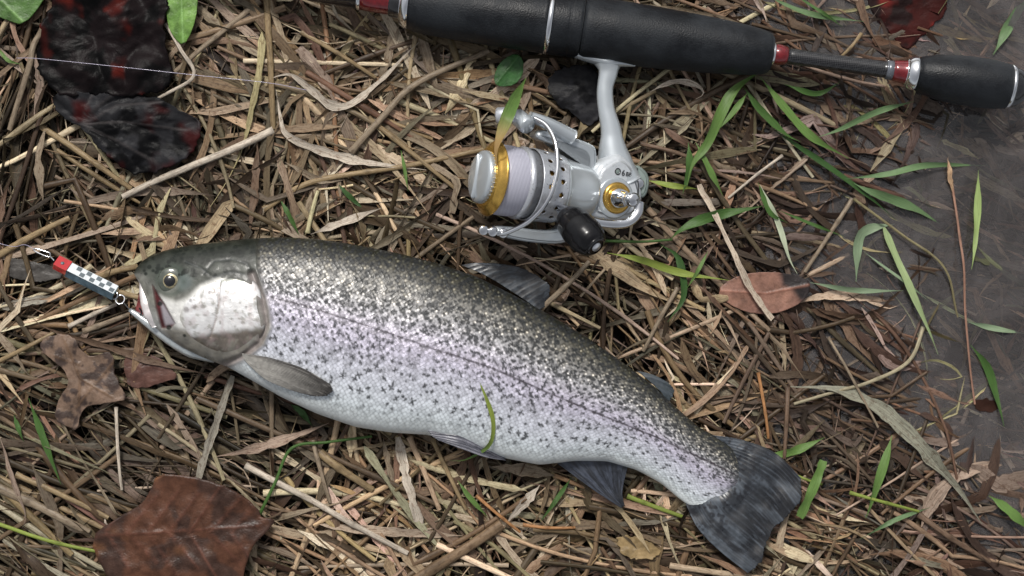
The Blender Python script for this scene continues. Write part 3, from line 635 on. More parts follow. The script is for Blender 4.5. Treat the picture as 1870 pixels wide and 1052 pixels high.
leaf('oak_leaf', [(100, 610), (140, 612), (150, 640), (172, 652), (198, 640), (215, 652), (208, 675), (222, 700), (238, 728), (205, 736), (168, 738), (150, 752), (145, 785), (128, 780), (102, 765), (112, 725), (132, 700), (120, 672), (98, 655), (80, 640), (78, 622)], (150, 695), 14, (.24, .15, .10),
     'mottled brown lobed oak leaf below the lure', crumple=6, ragged=3, veins=[[(215, 655), (143, 743)], [(120, 615), (150, 690), (148, 740)], [(150, 690), (210, 725)], [(148, 665), (105, 650)]], vcol=(.12, .07, .04), colf=spots((.15, .10, .072), (.055, .038, .032), 14, .53, 51))
leaf('brown_leaf', [(292, 862), (345, 864), (405, 878), (445, 898), (482, 930), (478, 942), (512, 944), (490, 968), (468, 990), (455, 1020), (445, 1070), (420, 1110), (240, 1110), (195, 1040), (168, 978), (215, 945), (268, 916), (282, 890)], (340, 980), 26, (.2, .08, .04),
     'large rust brown leathery leaf at the bottom left', crumple=7, curl=2, ragged=1.5, veins=[[(168, 976), (340, 965), (478, 955)]]+[[(x_, 968), (x_+55, 968+sg_*random.uniform(55, 95))] for x_ in range(200, 440, 38) for sg_ in (-1, 1)], vcol=(.11, .045, .03), colf=two((.042, .022, .016), (.078, .034, .02), (.15, .066, .03), 42, 61), slope=(0.03, -0.02))
leaf('brown_leaf', [(222, 655), (262, 640), (305, 662), (330, 690), (290, 700), (250, 712), (232, 700)], (270, 680), 4, (.09, .045, .035), 'small dark brown leaf between oak leaf and trout throat', crumple=6, ragged=3)
leaf('wet_leaf', [(1580, -30), (1730, -30), (1735, 10), (1715, 40), (1690, 60), (1670, 90), (1645, 80), (1625, 50), (1600, 30)], (1660, 15), -17, (.05, .008, .006), 'dark red sodden leaf in the water above the butt grip', crumple=5, mat=M_wetleaf, colf=two((.012, .006, .006), (.035, .008, .007), (.11, .014, .012), 28, 71), ragged=5)
leaf('wet_leaf', [(1005, 140), (1045, 118), (1095, 125), (1095, 190), (1085, 240), (1050, 215), (1015, 190), (1000, 165)], (1050, 170), 8, (.012, .012, .013), 'small black shiny leaf scrap between reel stem and bail', crumple=10, mat=M_wetleaf, ragged=6, colf=two((.008, .008, .009), (.018, .018, .02), (.03, .03, .035), 18, 77))
leaf('wet_leaf', [(10, 470), (60, 478), (110, 490), (120, 505), (80, 515), (30, 512), (5, 495)], (60, 495), 0, (.06, .055, .05), 'grey dead leaf under the lure snap', crumple=7, ragged=4, mat=M_leaf)
leaf('wet_leaf', [(1730, 640), (1762, 632), (1765, 665), (1750, 690), (1728, 672)], (1748, 660), -22, (.03, .014, .01), 'small dark brown scrap in the water beside the reddish stem', crumple=3, ragged=4, mat=M_wetleaf)
leaf('wet_leaf', [(1780, 735), (1815, 728), (1832, 745), (1815, 755), (1788, 752)], (1808, 743), -18, (.03, .014, .01), 'small dark scrap floating at the right of the water', crumple=3, ragged=4, mat=M_wetleaf)
leaf('brown_leaf', [(1120, 985), (1150, 975), (1190, 990), (1212, 1010), (1180, 1022), (1140, 1015)], (1165, 1000), 12, (.22, .155, .075), 'crumbled ochre leaf scrap left of the lower tail lobe', crumple=10, ragged=5)

# ------------------------------------------------------------------ rainbow trout
ST = [((242, 497), (244, 504), 3, 40), ((250, 482), (255, 517), 14, 40), ((268, 469), (262, 548), 25, 41), ((290, 460), (276, 594), 36, 42), ((315, 453), (300, 614), 44, 43), ((350, 447), (335, 637), 53, 45),
      ((400, 441), (372, 654), 59, 46), ((450, 436), (415, 670), 63, 48), ((510, 433), (462, 696), 67, 50), ((575, 436), (515, 726), 71, 51), ((650, 447), (580, 756), 74, 52), ((730, 463), (650, 780), 75, 52),
      ((800, 481), (715, 790), 75, 52), ((870, 505), (780, 794), 73, 51), ((940, 540), (850, 812), 70, 50), ((1010, 578), (915, 836), 65, 47), ((1075, 618), (985, 850), 58, 43), ((1135, 660), (1050, 843), 51, 39),
      ((1190, 702), (1110, 844), 44, 35), ((1240, 748), (1165, 861), 37, 32), ((1280, 783), (1210, 886), 30, 29), ((1312, 800), (1240, 912), 23, 27), ((1340, 818), (1262, 928), 16, 26), ((1358, 840), (1305, 934), 9, 25), ((1363, 864), (1342, 914), 4, 25)]
NU = 760
A = np.array([[*a, *b_, w_, z_] for a, b_, w_, z_ in ST], float)
mid = (A[:, :2]+A[:, 2:4])/2
cum = np.r_[0, np.cumsum(np.linalg.norm(np.diff(mid, axis=0), axis=1))]
sU = np.linspace(0, cum[-1], NU)
AA = np.stack([np.interp(sU, cum, A[:, k]) for k in range(6)], 1)
A4 = np.hstack([A[:, :4], A[:, 4:]]); AA = catmull(A4, NU) if False else AA
for k in range(6):                                     # light smoothing of the interpolated stations
    q = AA[:, k].copy(); ker = np.hanning(25); ker /= ker.sum(); qq = np.convolve(np.pad(q, 12, mode='reflect', reflect_type='odd'), ker, 'valid'); AA[:, k] = qq
TT, BB, WW_, ZZ = AA[:, :2], AA[:, 2:4], np.maximum(AA[:, 4], 2), AA[:, 5]
def body_z(x, y):
    """height of the flank above plan point"""
    x = np.atleast_1d(np.asarray(x, float)); y = np.atleast_1d(np.asarray(y, float)); sh = x.shape; x = x.ravel(); y = y.ravel()
    Cc = (TT+BB)/2; H = (TT-BB)/2; hl = np.linalg.norm(H, axis=1); Hn = H/hl[:, None]
    dx = x[:, None]-Cc[None, :, 0]; dy = y[:, None]-Cc[None, :, 1]
    off = np.abs(dx*Hn[None, :, 1]-dy*Hn[None, :, 0]); s = (dx*Hn[None, :, 0]+dy*Hn[None, :, 1])/hl[None]
    off = off+np.maximum(np.abs(s)-1, 0)*hl[None]
    i = off.argmin(1); ss = np.clip(s[np.arange(len(x)), i], -1, 1)
    return (ZZ[i]+WW_[i]*np.sqrt(1-ss**2)**0.85).reshape(sh)
trout = thing('rainbow_trout', tuple(W((800, 640, -10), 55)), 'silver speckled rainbow trout lying on its side in the straw', 'fish')
def fishW(p): return W(p, 55)
def make_body():
    th = np.r_[np.linspace(0, np.pi, 231)[:-1], np.linspace(np.pi, 2*np.pi, 41)[:-1]]
    s = np.cos(th); zz = np.sign(np.sin(th))*np.abs(np.sin(th))**0.85
    Cc = (TT+BB)/2; H = (TT-BB)/2
    X = Cc[:, 0:1]+H[:, 0:1]*s; Y = Cc[:, 1:2]+H[:, 1:2]*s; Z = ZZ[:, None]+WW_[:, None]*zz
    up = zz > 0
    Sg = np.tile(s, (NU, 1)); Lg = np.tile(sU[:, None], (1, len(th))); hh = np.linalg.norm(H, axis=1)[:, None]
    # colour by latitude
    lat = Sg+0.10*(fbm(Lg/60, Sg*4, 2, 3)-.5)
    st = [-1, -.75, -.45, -.1, .15, .38, .62, .82, .97]
    cs = np.array([(.62, .66, .66), (.66, .71, .74), (.70, .72, .79), (.74, .73, .82), (.70, .68, .75), (.52, .515, .53), (.30, .29, .27), (.11, .105, .085), (.025, .027, .02)])
    B = np.stack([np.interp(lat, st, cs[:, k]) for k in range(3)], -1)
    # rose-lavender band, cool tone toward belly
    band = .6*np.exp(-((Sg-.02)/.22)**2)*sstep(200, 330, Lg); B = mix(B, B*np.array([1.03, .965, 1.05]), band)
    B *= (0.92+0.16*fbm(Lg/14, Sg*hh/10, 6, 3))[..., None]
    HEAD = [(230, 400), (468, 400), (474, 440), (480, 490), (492, 530), (503, 565), (505, 600), (492, 628), (465, 648), (430, 665), (395, 680), (230, 680)]
    hm = pmask(X, Y, HEAD, 5)
    # scale mask : r = scales, g = back, b = metal
    scm = (1-hm)*sstep(-1.0, -.8, Sg); back = sstep(.12, .6, Sg)
    # spots over jittered cells
    def spotfield(pit, r, seed, cross):
        U_ = Lg/pit; V_ = (Sg*(0.5*hh+75))/pit; out = np.zeros_like(U_)
        iu, iv = np.floor(U_), np.floor(V_)
        for du in (-1, 0, 1):
            for dv in (-1, 0, 1):
                a, b_ = iu+du, iv+dv
                px_ = a+hsh(a, b_, seed); py_ = b_+hsh(a, b_, seed+1)
                ex = (U_-px_)*pit; ey = (V_-py_)*pit; rot = hsh(a, b_, seed+2)*3.1; rs = r*(.6+.7*hsh(a, b_, seed+3))
                if cross:
                    p_ = ex*np.cos(rot)+ey*np.sin(rot); q_ = -ex*np.sin(rot)+ey*np.cos(rot)
                    k1 = hsh(a, b_, seed+5); k2 = hsh(a, b_, seed+6); wd_ = 1.2+.8*hsh(a, b_, seed+7)
                    l1 = rs*(.45+.75*k1); l2 = rs*(.45+.75*k2); p_ = p_+(k1-.5)*2*np.sign(q_); q_ = q_+(k2-.5)*2.5
                    f1 = (1-sstep(.5, wd_+1, np.abs(p_)))*(1-sstep(l1-1.2, l1+1.2, np.abs(q_))); f2 = (1-sstep(.5, wd_+1, np.abs(q_)))*(1-sstep(l2-1.2, l2+1.2, np.abs(p_)))
                    f = np.maximum(np.maximum(f1, f2), 1-sstep(1, 3.6*hsh(a, b_, seed+8)+1.2, np.hypot(ex, ey)))
                else: f = 1-sstep(rs-1.5, rs+1.3, np.hypot(ex, ey*1.1))
                out = np.maximum(out, f*(hsh(a, b_, seed+4) < .85))
        return out
    irr = .75+.6*vnoise(Lg/3.1, Sg*hh/3.1, 61); sx = spotfield(17, 5.2, 100, True)*irr; sx2 = spotfield(11, 4.2, 200, True)*irr; sr = np.maximum(spotfield(12.5, 4.3, 300, False), .7*spotfield(8.5, 2.6, 400, False))*(.6+.6*vnoise(Lg/4, Sg*hh/4, 63))
    dens = fbm(Lg/90, Sg*3, 77, 3)
    dk = sx*sstep(-.92, -.55, Sg+.25*(dens-.5))*sstep(-150, 200, Lg)
    dk = np.maximum(dk, sx2*1.1*sstep(-.4, .05, Sg+.5*(dens-.5))); dk = np.maximum(dk, sr*sstep(.02, .35, Sg)*1.1)
    front = (Lg < 560)&(Sg > -.35)&(Sg < .1); dk = np.maximum(dk, sr*front*.55)
    B = mix(B, (.030, .033, .036), np.clip(dk, 0, 1)*(1-hm)*.93)
    # lateral line
    LL = [(505, 543), (560, 556), (620, 575), (700, 601), (800, 636), (900, 669), (1000, 714), (1100, 757), (1200, 798), (1300, 846), (1350, 872)]
    dl = seg_dist(X, Y, LL); ln = np.exp(-(dl/1.8)**2)*(.5+.5*vnoise(Lg/6, Lg*0, 4)); B = mix(B, (.06, .05, .06), np.clip(ln*1.15, 0, 1)*(1-hm))
    B = mix(B, (.62, .58, .66), np.exp(-((dl-6)/3.5)**2)*.4*(1-hm)*(Lg < 700))
    # belly edge of the throat, milky
    B = mix(B, (.66, .70, .70), sstep(-.72, -.95, Sg)*.6)
    # ---- head
    hb = np.stack([np.interp(Sg, [-1, -.7, -.35, 0, .25, .5, .75, 1], c) for c in ((.42, .30, .22, .20, .085, .05, .026, .018), (.43, .30, .22, .20, .09, .056, .03, .021), (.42, .29, .19, .18, .078, .046, .024, .016))], -1)
    hb *= (0.2+1.3*fbm(X/14, Y/14, 12, 4))[..., None]
    cheek = pmask(X, Y, [(296, 540), (330, 552), (352, 545), (375, 522), (400, 512), (420, 505), (430, 600), (370, 606), (335, 602), (318, 575)], 7)
    hb = mix(hb, np.array((.90, .89, .85))*(0.8+.3*fbm(X/9, Y/9, 16, 4))[..., None], cheek*.95)
    # dark ring round eye, jaw gap
    de = np.hypot(X-319, Y-512); hb = mix(hb, (.06, .075, .06), np.exp(-((de-25)/6)**2)*.7)
    hb = mix(hb, (.16, .2, .2), np.exp(-((np.hypot((X-345), (Y-515))-8)/9)**2)*.4)
    gap = pmask(X, Y, [(284, 522), (294, 536), (308, 556), (326, 590), (318, 598), (298, 600), (293, 575)], 3); hb = mix(hb, np.array((.075, .016, .018))*(.5+1.1*fbm(X/7, Y/7, 14, 3))[..., None], gap)
    mem = pmask(X, Y, [(298, 550), (305, 556), (328, 590), (306, 594), (303, 580)], 4); hb = mix(hb, (.38, .36, .39), mem*.85)
    jw = pmask(X, Y, [(300, 600), (340, 600), (400, 620), (470, 628), (495, 600), (500, 640), (440, 668), (390, 668), (330, 636)], 6); hb = mix(hb, np.array((.17, .155, .125))*(.3+1.4*fbm(X/12, Y/8, 34, 3))[..., None], jw*.75)
    hsx = np.zeros_like(X)
    for i in range(120):
        a = random.uniform(258, 475); b_ = random.uniform(440, 505) if i < 105 else random.uniform(540, 630); r = random.uniform(2.6, 5.4)
        hsx = np.maximum(hsx, 1-sstep(r-1.2, r+1.2, np.hypot(X-a, (Y-b_)*1.2)))
    hb = mix(hb, (.010, .013, .010), hsx*.9)
    for pl, wdt in (([(380, 500), (398, 478), (430, 474), (458, 482), (470, 500)], 1.6), ([(400, 506), (430, 498), (455, 502), (475, 520)], 2.4), ([(345, 478), (375, 490), (392, 502)], 1.3)):
        d_ = seg_dist(X, Y, pl); hb = mix(hb, (.03, .035, .035), np.exp(-(d_/wdt)**2)*.75); Z -= up*.6*np.exp(-(d_/(wdt+1.5))**2)
    B = mix(B, hb, hm)
    tl_ = sstep(-34, -4, Lg-sU[-1]+16*(fbm(X/9, Y/9, 93, 3)-.5)*2); B = mix(B, (.05, .056, .065), tl_*.85)
    # shoulder membrane behind the gill cover
    gm = np.exp(-((seg_dist(X, Y, [(470, 505), (488, 545), (496, 590), (480, 628), (445, 655), (410, 668)]))/8)**2); B = mix(B, np.array((.30, .26, .25))*(.5+fbm(X/8, Y/8, 35, 3))[..., None], gm*.75); scm = scm*(1-gm)
    # relief
    Z += up*3.0*pmask(X, Y, HEAD, 4)-up*3.0*0
    Z -= up*6*gap; Z -= up*5*np.exp(-(de/17)**2)
    Z -= up*7*np.exp(-(seg_dist(X, Y, [(468, 500), (490, 545), (497, 590), (482, 625), (448, 650), (415, 664)])/5)**2)
    Z += up*1.8*(fbm(X/55, Y/55, 91, 3)-.5)
    met = np.clip(.15+.75*np.exp(-((Sg+.05)/.5)**2)*(1-hm)+.5*cheek*hm-.2*back, 0, 1)*(1-.8*dk)
    mask = np.stack([scm, back*(1-hm), met], -1)
    n = len(th); V = np.stack([X, Y, Z], -1).reshape(-1, 3); F = gridF(NU, n, True)
    uv = np.stack([Lg, Sg*(0.5*hh+75)], -1).reshape(-1, 2)
    m, t, b, _ = newmat('trout_skin')
    at = nd(t, 'ShaderNodeAttribute', attribute_name='Col'); mk = nd(t, 'ShaderNodeAttribute', attribute_name='Mask'); sp = nd(t, 'ShaderNodeSeparateColor', {0: mk.outputs['Color']})
    uvn = nd(t, 'ShaderNodeUVMap'); mp = nd(t, 'ShaderNodeMapping', {'Vector': uvn.outputs[0], 'Rotation': (0, 0, math.radians(45)), 'Scale': (1/6.2, 1/6.2, 1)})
    vo = nd(t, 'ShaderNodeTexVoronoi', {'Vector': mp.outputs[0], 'Scale': 1.0, 'Randomness': 0.5}, voronoi_dimensions='2D')
    vs = nd(t, 'ShaderNodeSeparateColor', {0: vo.outputs['Color']})
    dist = vo.outputs['Distance']
    edge = ramp(t, dist, [(0.30, (1, 1, 1)), (0.66, (.68, .68, .68))])
    # per-scale tone: on the back a few scales get a gold glint painted into the colour, on the flank mild variation
    gl = mth(t, 'POWER', vs.outputs[0], 3.0)
    centre = ramp(t, dist, [(0.12, (1, 1, 1)), (0.42, (0, 0, 0))])
    tb = mth(t, 'MULTIPLY_ADD', mth(t, 'MULTIPLY', gl, centre), 2.1, 0.74)
    tf = mth(t, 'MULTIPLY_ADD', vs.outputs[0], 0.42, 0.82)
    tone = mth(t, 'ADD', mth(t, 'MULTIPLY', tb, sp.outputs[1]), mth(t, 'MULTIPLY', tf, mth(t, 'SUBTRACT', 1.0, sp.outputs[1])))
    tone = mth(t, 'MULTIPLY', tone, edge)
    tone = mth(t, 'ADD', mth(t, 'MULTIPLY', tone, sp.outputs[0]), mth(t, 'SUBTRACT', 1.0, sp.outputs[0]))
    cc = nd(t, 'ShaderNodeVectorMath', {0: at.outputs['Color']}, operation='SCALE'); t.links.new(tone, cc.inputs['Scale'])
    c2 = mixc(t, mth(t, 'MULTIPLY', mth(t, 'MULTIPLY', sp.outputs[1], gl), 0.6), cc.outputs[0], mixc(t, 1.0, cc.outputs[0], (1.08, 1.0, .84), 'MULTIPLY'))
    t.links.new(c2, b.inputs['Base Color'])
    t.links.new(mth(t, 'MULTIPLY', sp.outputs[2], 0.6), b.inputs['Metallic'])
    t.links.new(mth(t, 'MULTIPLY_ADD', vs.outputs[1], 0.2, 0.26), b.inputs['Roughness'])
    h = mth(t, 'MULTIPLY', mth(t, 'SUBTRACT', 1.0, mth(t, 'MULTIPLY', dist, dist)), sp.outputs[0])
    h = mth(t, 'ADD', h, mth(t, 'MULTIPLY', mth(t, 'MULTIPLY', mth(t, 'MULTIPLY', vs.outputs[2], dist), 0.8), sp.outputs[0]))
    tc = nd(t, 'ShaderNodeTexCoord'); nz = nd(t, 'ShaderNodeTexNoise', {'Vector': tc.outputs['Object'], 'Scale': 160, 'Detail': 5})
    h = mth(t, 'ADD', h, mth(t, 'MULTIPLY', nz.outputs[0], 0.8))
    bp = nd(t, 'ShaderNodeBump', {'Height': h, 'Strength': 0.6, 'Distance': 0.0006}); t.links.new(bp.outputs[0], b.inputs['Normal'])
    b.inputs['Specular IOR Level'].default_value = .32
    mesh('body', fishW(V), F, m, trout, col=B.reshape(-1, 3), col2=mask.reshape(-1, 3), uv=uv)
make_body()
m, t, b, _ = newmat('gill_plate')
at = nd(t, 'ShaderNodeAttribute', attribute_name='Col'); t.links.new(at.outputs['Color'], b.inputs['Base Color'])
tc = nd(t, 'ShaderNodeTexCoord'); nz = nd(t, 'ShaderNodeTexNoise', {'Vector': tc.outputs['Object'], 'Scale': 120, 'Detail': 5})
bp = nd(t, 'ShaderNodeBump', {'Height': nz.outputs[0], 'Strength': 0.6, 'Distance': 0.0015}); t.links.new(bp.outputs[0], b.inputs['Normal'])
b.inputs['Roughness'].default_value = .3; b.inputs['Metallic'].default_value = .45; b.inputs['Coat Weight'].default_value = .5; b.inputs['Coat Roughness'].default_value = .1
M_gill = m
def patch(name, outline, centre, lift, bulge, colf, mat, parent, R=24, n=140, edge=-2.0, lines=()):
    P = chaikin(outline, 3); seg = np.linalg.norm(np.roll(P, -1, 0)-P, axis=1); cm = np.r_[0, np.cumsum(seg)]; s = np.linspace(0, cm[-1], n, endpoint=False)
    Q = np.c_[np.interp(s, cm, np.r_[P[:, 0], P[0, 0]]), np.interp(s, cm, np.r_[P[:, 1], P[0, 1]])]; c = np.array(centre, float)
    rr = np.linspace(.03, 1, R)[:, None, None]; G = c+rr*(Q-c)[None]; X, Y = G[..., 0], G[..., 1]; r_ = rr[..., 0]
    Z = body_z(X, Y)+lift*(1-r_**8)+bulge*(1-r_**2)+edge*r_**8
    for pl, wd, dp in lines: Z = Z-dp*np.exp(-(seg_dist(X, Y, pl)/wd)**2)
    Cc = colf(X, Y, r_*np.ones_like(X)); V = np.stack([X, Y, Z], -1).reshape(-1, 3); V = np.vstack([V, [*c, Z[0].mean()]])
    F = gridF(R, n, True).tolist()+[[i, (i+1) % n, len(V)-1] for i in range(n)]
    return mesh(name, fishW(V), F, mat, parent, col=np.vstack([Cc.reshape(-1, 3), Cc[0, 0]]))
def gillcol(X, Y, r):
    n_ = fbm(X/10, Y/10, 22, 4); B = np.array((.95, .94, .93))*(.72+.5*n_)[..., None]
    B = np.clip(B, 0, .95)
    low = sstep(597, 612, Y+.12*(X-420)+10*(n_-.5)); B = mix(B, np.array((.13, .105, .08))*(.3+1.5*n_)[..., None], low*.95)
    B = mix(B, (.32, .25, .22), np.exp(-(seg_dist(X, Y, [(411, 515), (410, 560), (402, 590), (393, 615)])/1.6)**2)*.65)
    B = mix(B, (.13, .16, .12), sstep(524, 508, Y+.03*(X-440)+14*(n_-.5))*.85); B = mix(B, (.5, .49, .42), sstep(352, 336, X)*.7)
    B = mix(B, (.50, .38, .37), .35*sstep(.55, .75, fbm(X/13, Y/13, 25, 3)))
    for (a, c, r0) in ((358, 548, 3.5), (344, 545, 4), (366, 560, 4.5), (381, 559, 4), (392, 534, 3), (404, 532, 3), (350, 565, 5), (436, 512, 4), (447, 526, 2.6), (460, 560, 3), (385, 575, 2.5)):
        B = mix(B, (.12, .09, .085), (1-sstep(r0-1.5, r0+1.2, np.hypot(X-a, Y-c)))*.6)
    B = mix(B, np.array((.30, .29, .24)), sstep(.60, .72, fbm(X/7, Y/7, 28, 4))*.6)
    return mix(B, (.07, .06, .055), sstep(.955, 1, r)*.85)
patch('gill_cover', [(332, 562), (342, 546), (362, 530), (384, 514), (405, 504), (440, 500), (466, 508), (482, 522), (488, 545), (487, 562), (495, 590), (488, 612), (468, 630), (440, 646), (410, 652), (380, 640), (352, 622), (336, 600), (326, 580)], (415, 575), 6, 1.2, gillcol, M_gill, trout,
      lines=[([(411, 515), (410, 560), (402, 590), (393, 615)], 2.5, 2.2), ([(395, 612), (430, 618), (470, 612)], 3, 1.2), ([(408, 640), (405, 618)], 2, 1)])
# maxilla
def taper_bar(name, pts, wd, zl, h, mat, col, parent, n=14):
    K = 26; p = catmull(pts, K); ww_ = np.interp(np.linspace(0, 1, K), np.linspace(0, 1, len(wd)), wd)
    V, F = tube(np.c_[p, np.interp(np.linspace(0, 1, K), np.linspace(0, 1, len(zl)), zl)], ww_, n, True, h)
    nz_ = fbm(V[:, 0]/6, V[:, 1]/6, 5, 3); c = np.array(col)*(.75+.5*nz_)[:, None]
    return mesh(name, fishW(V), F, mat, parent, col=c)
taper_bar('upper_jaw_bone', [(259, 510), (264, 535), (272, 562), (281, 588), (284, 596)], [5, 8, 10.5, 11, 6], [52, 60, 66, 66, 60], .55, M_gill, (.78, .73, .72), trout)
taper_bar('lower_jaw', [(232, 566), (258, 584), (300, 612), (345, 636), (392, 654)], [4, 9, 14, 17, 10], [36, 38, 42, 46, 46], .9, M_gill, (.50, .54, .55), trout)
M_flesh = plain('mouth_flesh', (.16, .035, .035), .3, noise=.4, scale=200, bump=.3)
acc = Acc(); V, F = slab([(250, 520), (262, 540), (276, 580), (290, 604), (262, 588), (240, 570), (246, 548)], 20, 34, 4, 1); acc.add(V, F); acc.build('mouth_lining', M_flesh, trout, 55)
# eye
ez = float(body_z(319, 512)[0])-1
def cap(r, h, n=32, k=8):
    ph = np.linspace(0, np.pi/2, k); prof = [(h*math.sin(a), r*math.cos(a)+1e-3) for a in ph]; V, F = revolve(prof, n); return V, F
def flat_tf(cx, cy, z, tilt=(0, 0)):
    return lambda V: np.stack([cx+V[..., 1], cy+V[..., 2], z+V[..., 0]+tilt[0]*V[..., 1]+tilt[1]*V[..., 2]], -1)
M_eyeball = plain('eyeball', (.07, .08, .065), .15, noise=.3, coat=.6); M_iris = plain('gold_iris', (.36, .31, .19), .3, .4, noise=.6, scale=350, coat=.4); M_pupil = plain('pupil_black', (.006, .006, .008), .06, noise=.1, coat=1)
V, F = cap(24, 6); eye = Acc().add(flat_tf(319, 512, ez)(V), F).build('eye', M_eyeball, trout, 55)
V, F = cap(17, 6.5); Acc().add(flat_tf(319, 513, ez+1)(V), F).build('iris', M_iris, eye, 55)
V, F = cap(10.5, 4); Acc().add(flat_tf(318, 513, ez+5.6)(V), F).build('pupil', M_pupil, eye, 55)
# nostril
V, F = cap(3, 1.2, 16, 4); Acc().add(flat_tf(262, 500, float(body_z(262, 500)[0])+1)(V), F).build('nostril', M_pupil, trout, 55)
# fins
def coons(c0, c1, d0, d1, nu, nv):
    """c0,c1: curves u (v=0,v=1); d0,d1: curves v (u=0,u=1)"""
    u = np.linspace(0, 1, nu)[:, None, None]; v = np.linspace(0, 1, nv)[None, :, None]
    a = catmull(c0, nu)[:, None]; b_ = catmull(c1, nu)[:, None]; e = catmull(d0, nv)[None]; f = catmull(d1, nv)[None]
    P00, P01, P10, P11 = a[0, 0], b_[0, 0], a[-1, 0], b_[-1, 0]
    return (1-v)*a+v*b_+(1-u)*e+u*f-((1-u)*(1-v)*P00+(1-u)*v*P01+u*(1-v)*P10+u*v*P11)
m, t, b, _ = newmat('fin_membrane')
at = nd(t, 'ShaderNodeAttribute', attribute_name='Col'); t.links.new(at.outputs['Color'], b.inputs['Base Color'])
tc = nd(t, 'ShaderNodeTexCoord'); nz = nd(t, 'ShaderNodeTexNoise', {'Vector': tc.outputs['Object'], 'Scale': 70, 'Detail': 5})
t.links.new(ramp(t, nz.outputs[0], [(.42, (.26,)*3), (.58, (.55,)*3)]), b.inputs['Roughness'])
bp = nd(t, 'ShaderNodeBump', {'Height': nz.outputs[0], 'Strength': 0.4, 'Distance': 0.001}); t.links.new(bp.outputs[0], b.inputs['Normal']); M_fin = m
def fin(name, c0, c1, d0, d1, z, rays, base, light, seed, nu=70, nv=150, ridge=1.4, conform=False, spotty=0, wav=3):
    G = coons(c0, c1, d0, d1, nu, nv); X, Y = G[..., 0], G[..., 1]; u = np.linspace(0, 1, nu)[:, None]*np.ones((1, nv)); v = np.linspace(0, 1, nv)[None, :]*np.ones((nu, 1))
    Y = Y+0; ray = (.5+.5*np.cos(v*rays*2*np.pi+1.5*np.sin(u*3)))**2
    split = (.5+.5*np.cos(v*rays*4*np.pi))*sstep(.5, .9, u)
    z_ = np.interp(u, np.linspace(0, 1, len(z)), z)
    if conform: z_ = body_z(X, Y)+z_
    Z = z_+ridge*ray*(1-.4*u)+wav*(fbm(X/40, Y/40, seed, 2)-.5)*2+wav*.4*np.sin(v*9)*u
    edge = (fbm(v*40, v*0, seed+2, 3)-.5)*6*sstep(.8, 1, u)
    dirx = np.gradient(X, axis=0); diry = np.gradient(Y, axis=0); ll = np.hypot(dirx, diry)+1e-6; X = X+edge*dirx/ll; Y = Y+edge*diry/ll
    if conform: fc_ = 1.25-1.5*u+.3*(fbm(u*9, v*5, 4, 3)-.5)-.8*sstep(.25, 0, v)+.5*(ray-.4)
    f = ray*.28*vnoise(v*30, u*3, seed+1)*1.6+.2*(1-u)+.6*sstep(.46, .6, fbm(v*9, u*2.2, seed+5, 3))-.2*split
    f = fc_ if conform else f; c = mix(base, light, np.clip(f, 0, 1)*.85); c = mix(c, np.array(light)*1.2, .35*sstep(.62, .8, fbm(v*60, u*6, seed+21, 2))); c = c*(.7+.6*fbm(X/5, Y/5, seed+9, 2))[..., None]
    if conform: c = c*(.5+.75*(.5+.5*np.cos(v*rays*2*np.pi+1.5*np.sin(u*3))))[..., None]
    if spotty: c = mix(c, (.012, .012, .015), sstep(.6, .68, vnoise(X/5, Y/5, seed+8))*spotty*sstep(.75, .2, u))
    V = np.stack([X, Y, Z], -1).reshape(-1, 3)
    o = mesh(name, fishW(V), gridF(nu, nv), M_fin, trout, col=c.reshape(-1, 3)); so = o.modifiers.new('thickness', 'SOLIDIFY'); so.thickness = 0.0006; so.offset = 0
    return o
DK = (.014, .015, .018); LT = (.055, .066, .08)
fin('tail_fin', [(1300, 796), (1360, 806), (1420, 830), (1468, 876)], [(1250, 912), (1275, 965), (1315, 1008), (1370, 1052)], [(1300, 796), (1335, 830), (1325, 880), (1290, 912), (1250, 912)],
    [(1468, 876), (1467, 915), (1446, 944), (1420, 968), (1404, 1000), (1394, 1030), (1370, 1052)], [30, 32, 26, 22], 23, DK, (.085, .10, .12), 11, 90, 260, .45, spotty=.8, wav=7)
fin('dorsal_fin', [(842, 484), (868, 480), (905, 481)], [(985, 566), (995, 560), (1003, 548)], [(842, 484), (890, 505), (940, 536), (985, 566)], [(905, 481), (955, 490), (1000, 518), (1003, 548)], [38, 36, 33, 30], 13, DK, LT, 12, spotty=.5, ridge=.4)
fin('adipose_fin', [(1165, 678), (1195, 686), (1222, 700)], [(1205, 712), (1214, 724), (1224, 736)], [(1165, 678), (1205, 712)], [(1222, 700), (1234, 715), (1224, 736)], [34, 31, 28], 3, (.03, .04, .045), LT, 13, 30, 40, .4)
fin('anal_fin', [(1008, 840), (1050, 872), (1095, 905), (1135, 931)], [(1150, 846), (1143, 875), (1138, 905), (1142, 926)], [(1008, 840), (1080, 838), (1150, 846)], [(1135, 931), (1142, 926)], [36, 32, 28, 24], 11, DK, (.06, .07, .095), 14, 80, 120, .6)
fin('pelvic_fin', [(783, 784), (840, 790), (882, 812), (922, 836)], [(800, 800), (850, 819), (885, 832), (922, 840)], [(783, 784), (790, 793), (800, 800)], [(922, 836), (922, 840)], [84, 84, 74, 62], 5, (.04, .042, .055), (.2, .2, .23), 15, 60, 50)
fin('pectoral_fin', [(450, 644), (505, 652), (562, 670), (610, 698)], [(462, 664), (492, 690), (536, 708), (575, 719)], [(450, 644), (454, 655), (462, 664)], [(610, 698), (614, 710), (600, 719), (575, 719)], [3, 7, 8, 6], 22, (.03, .027, .025), (.27, .26, .24), 16, 90, 130, 1.8, conform=True, wav=1)

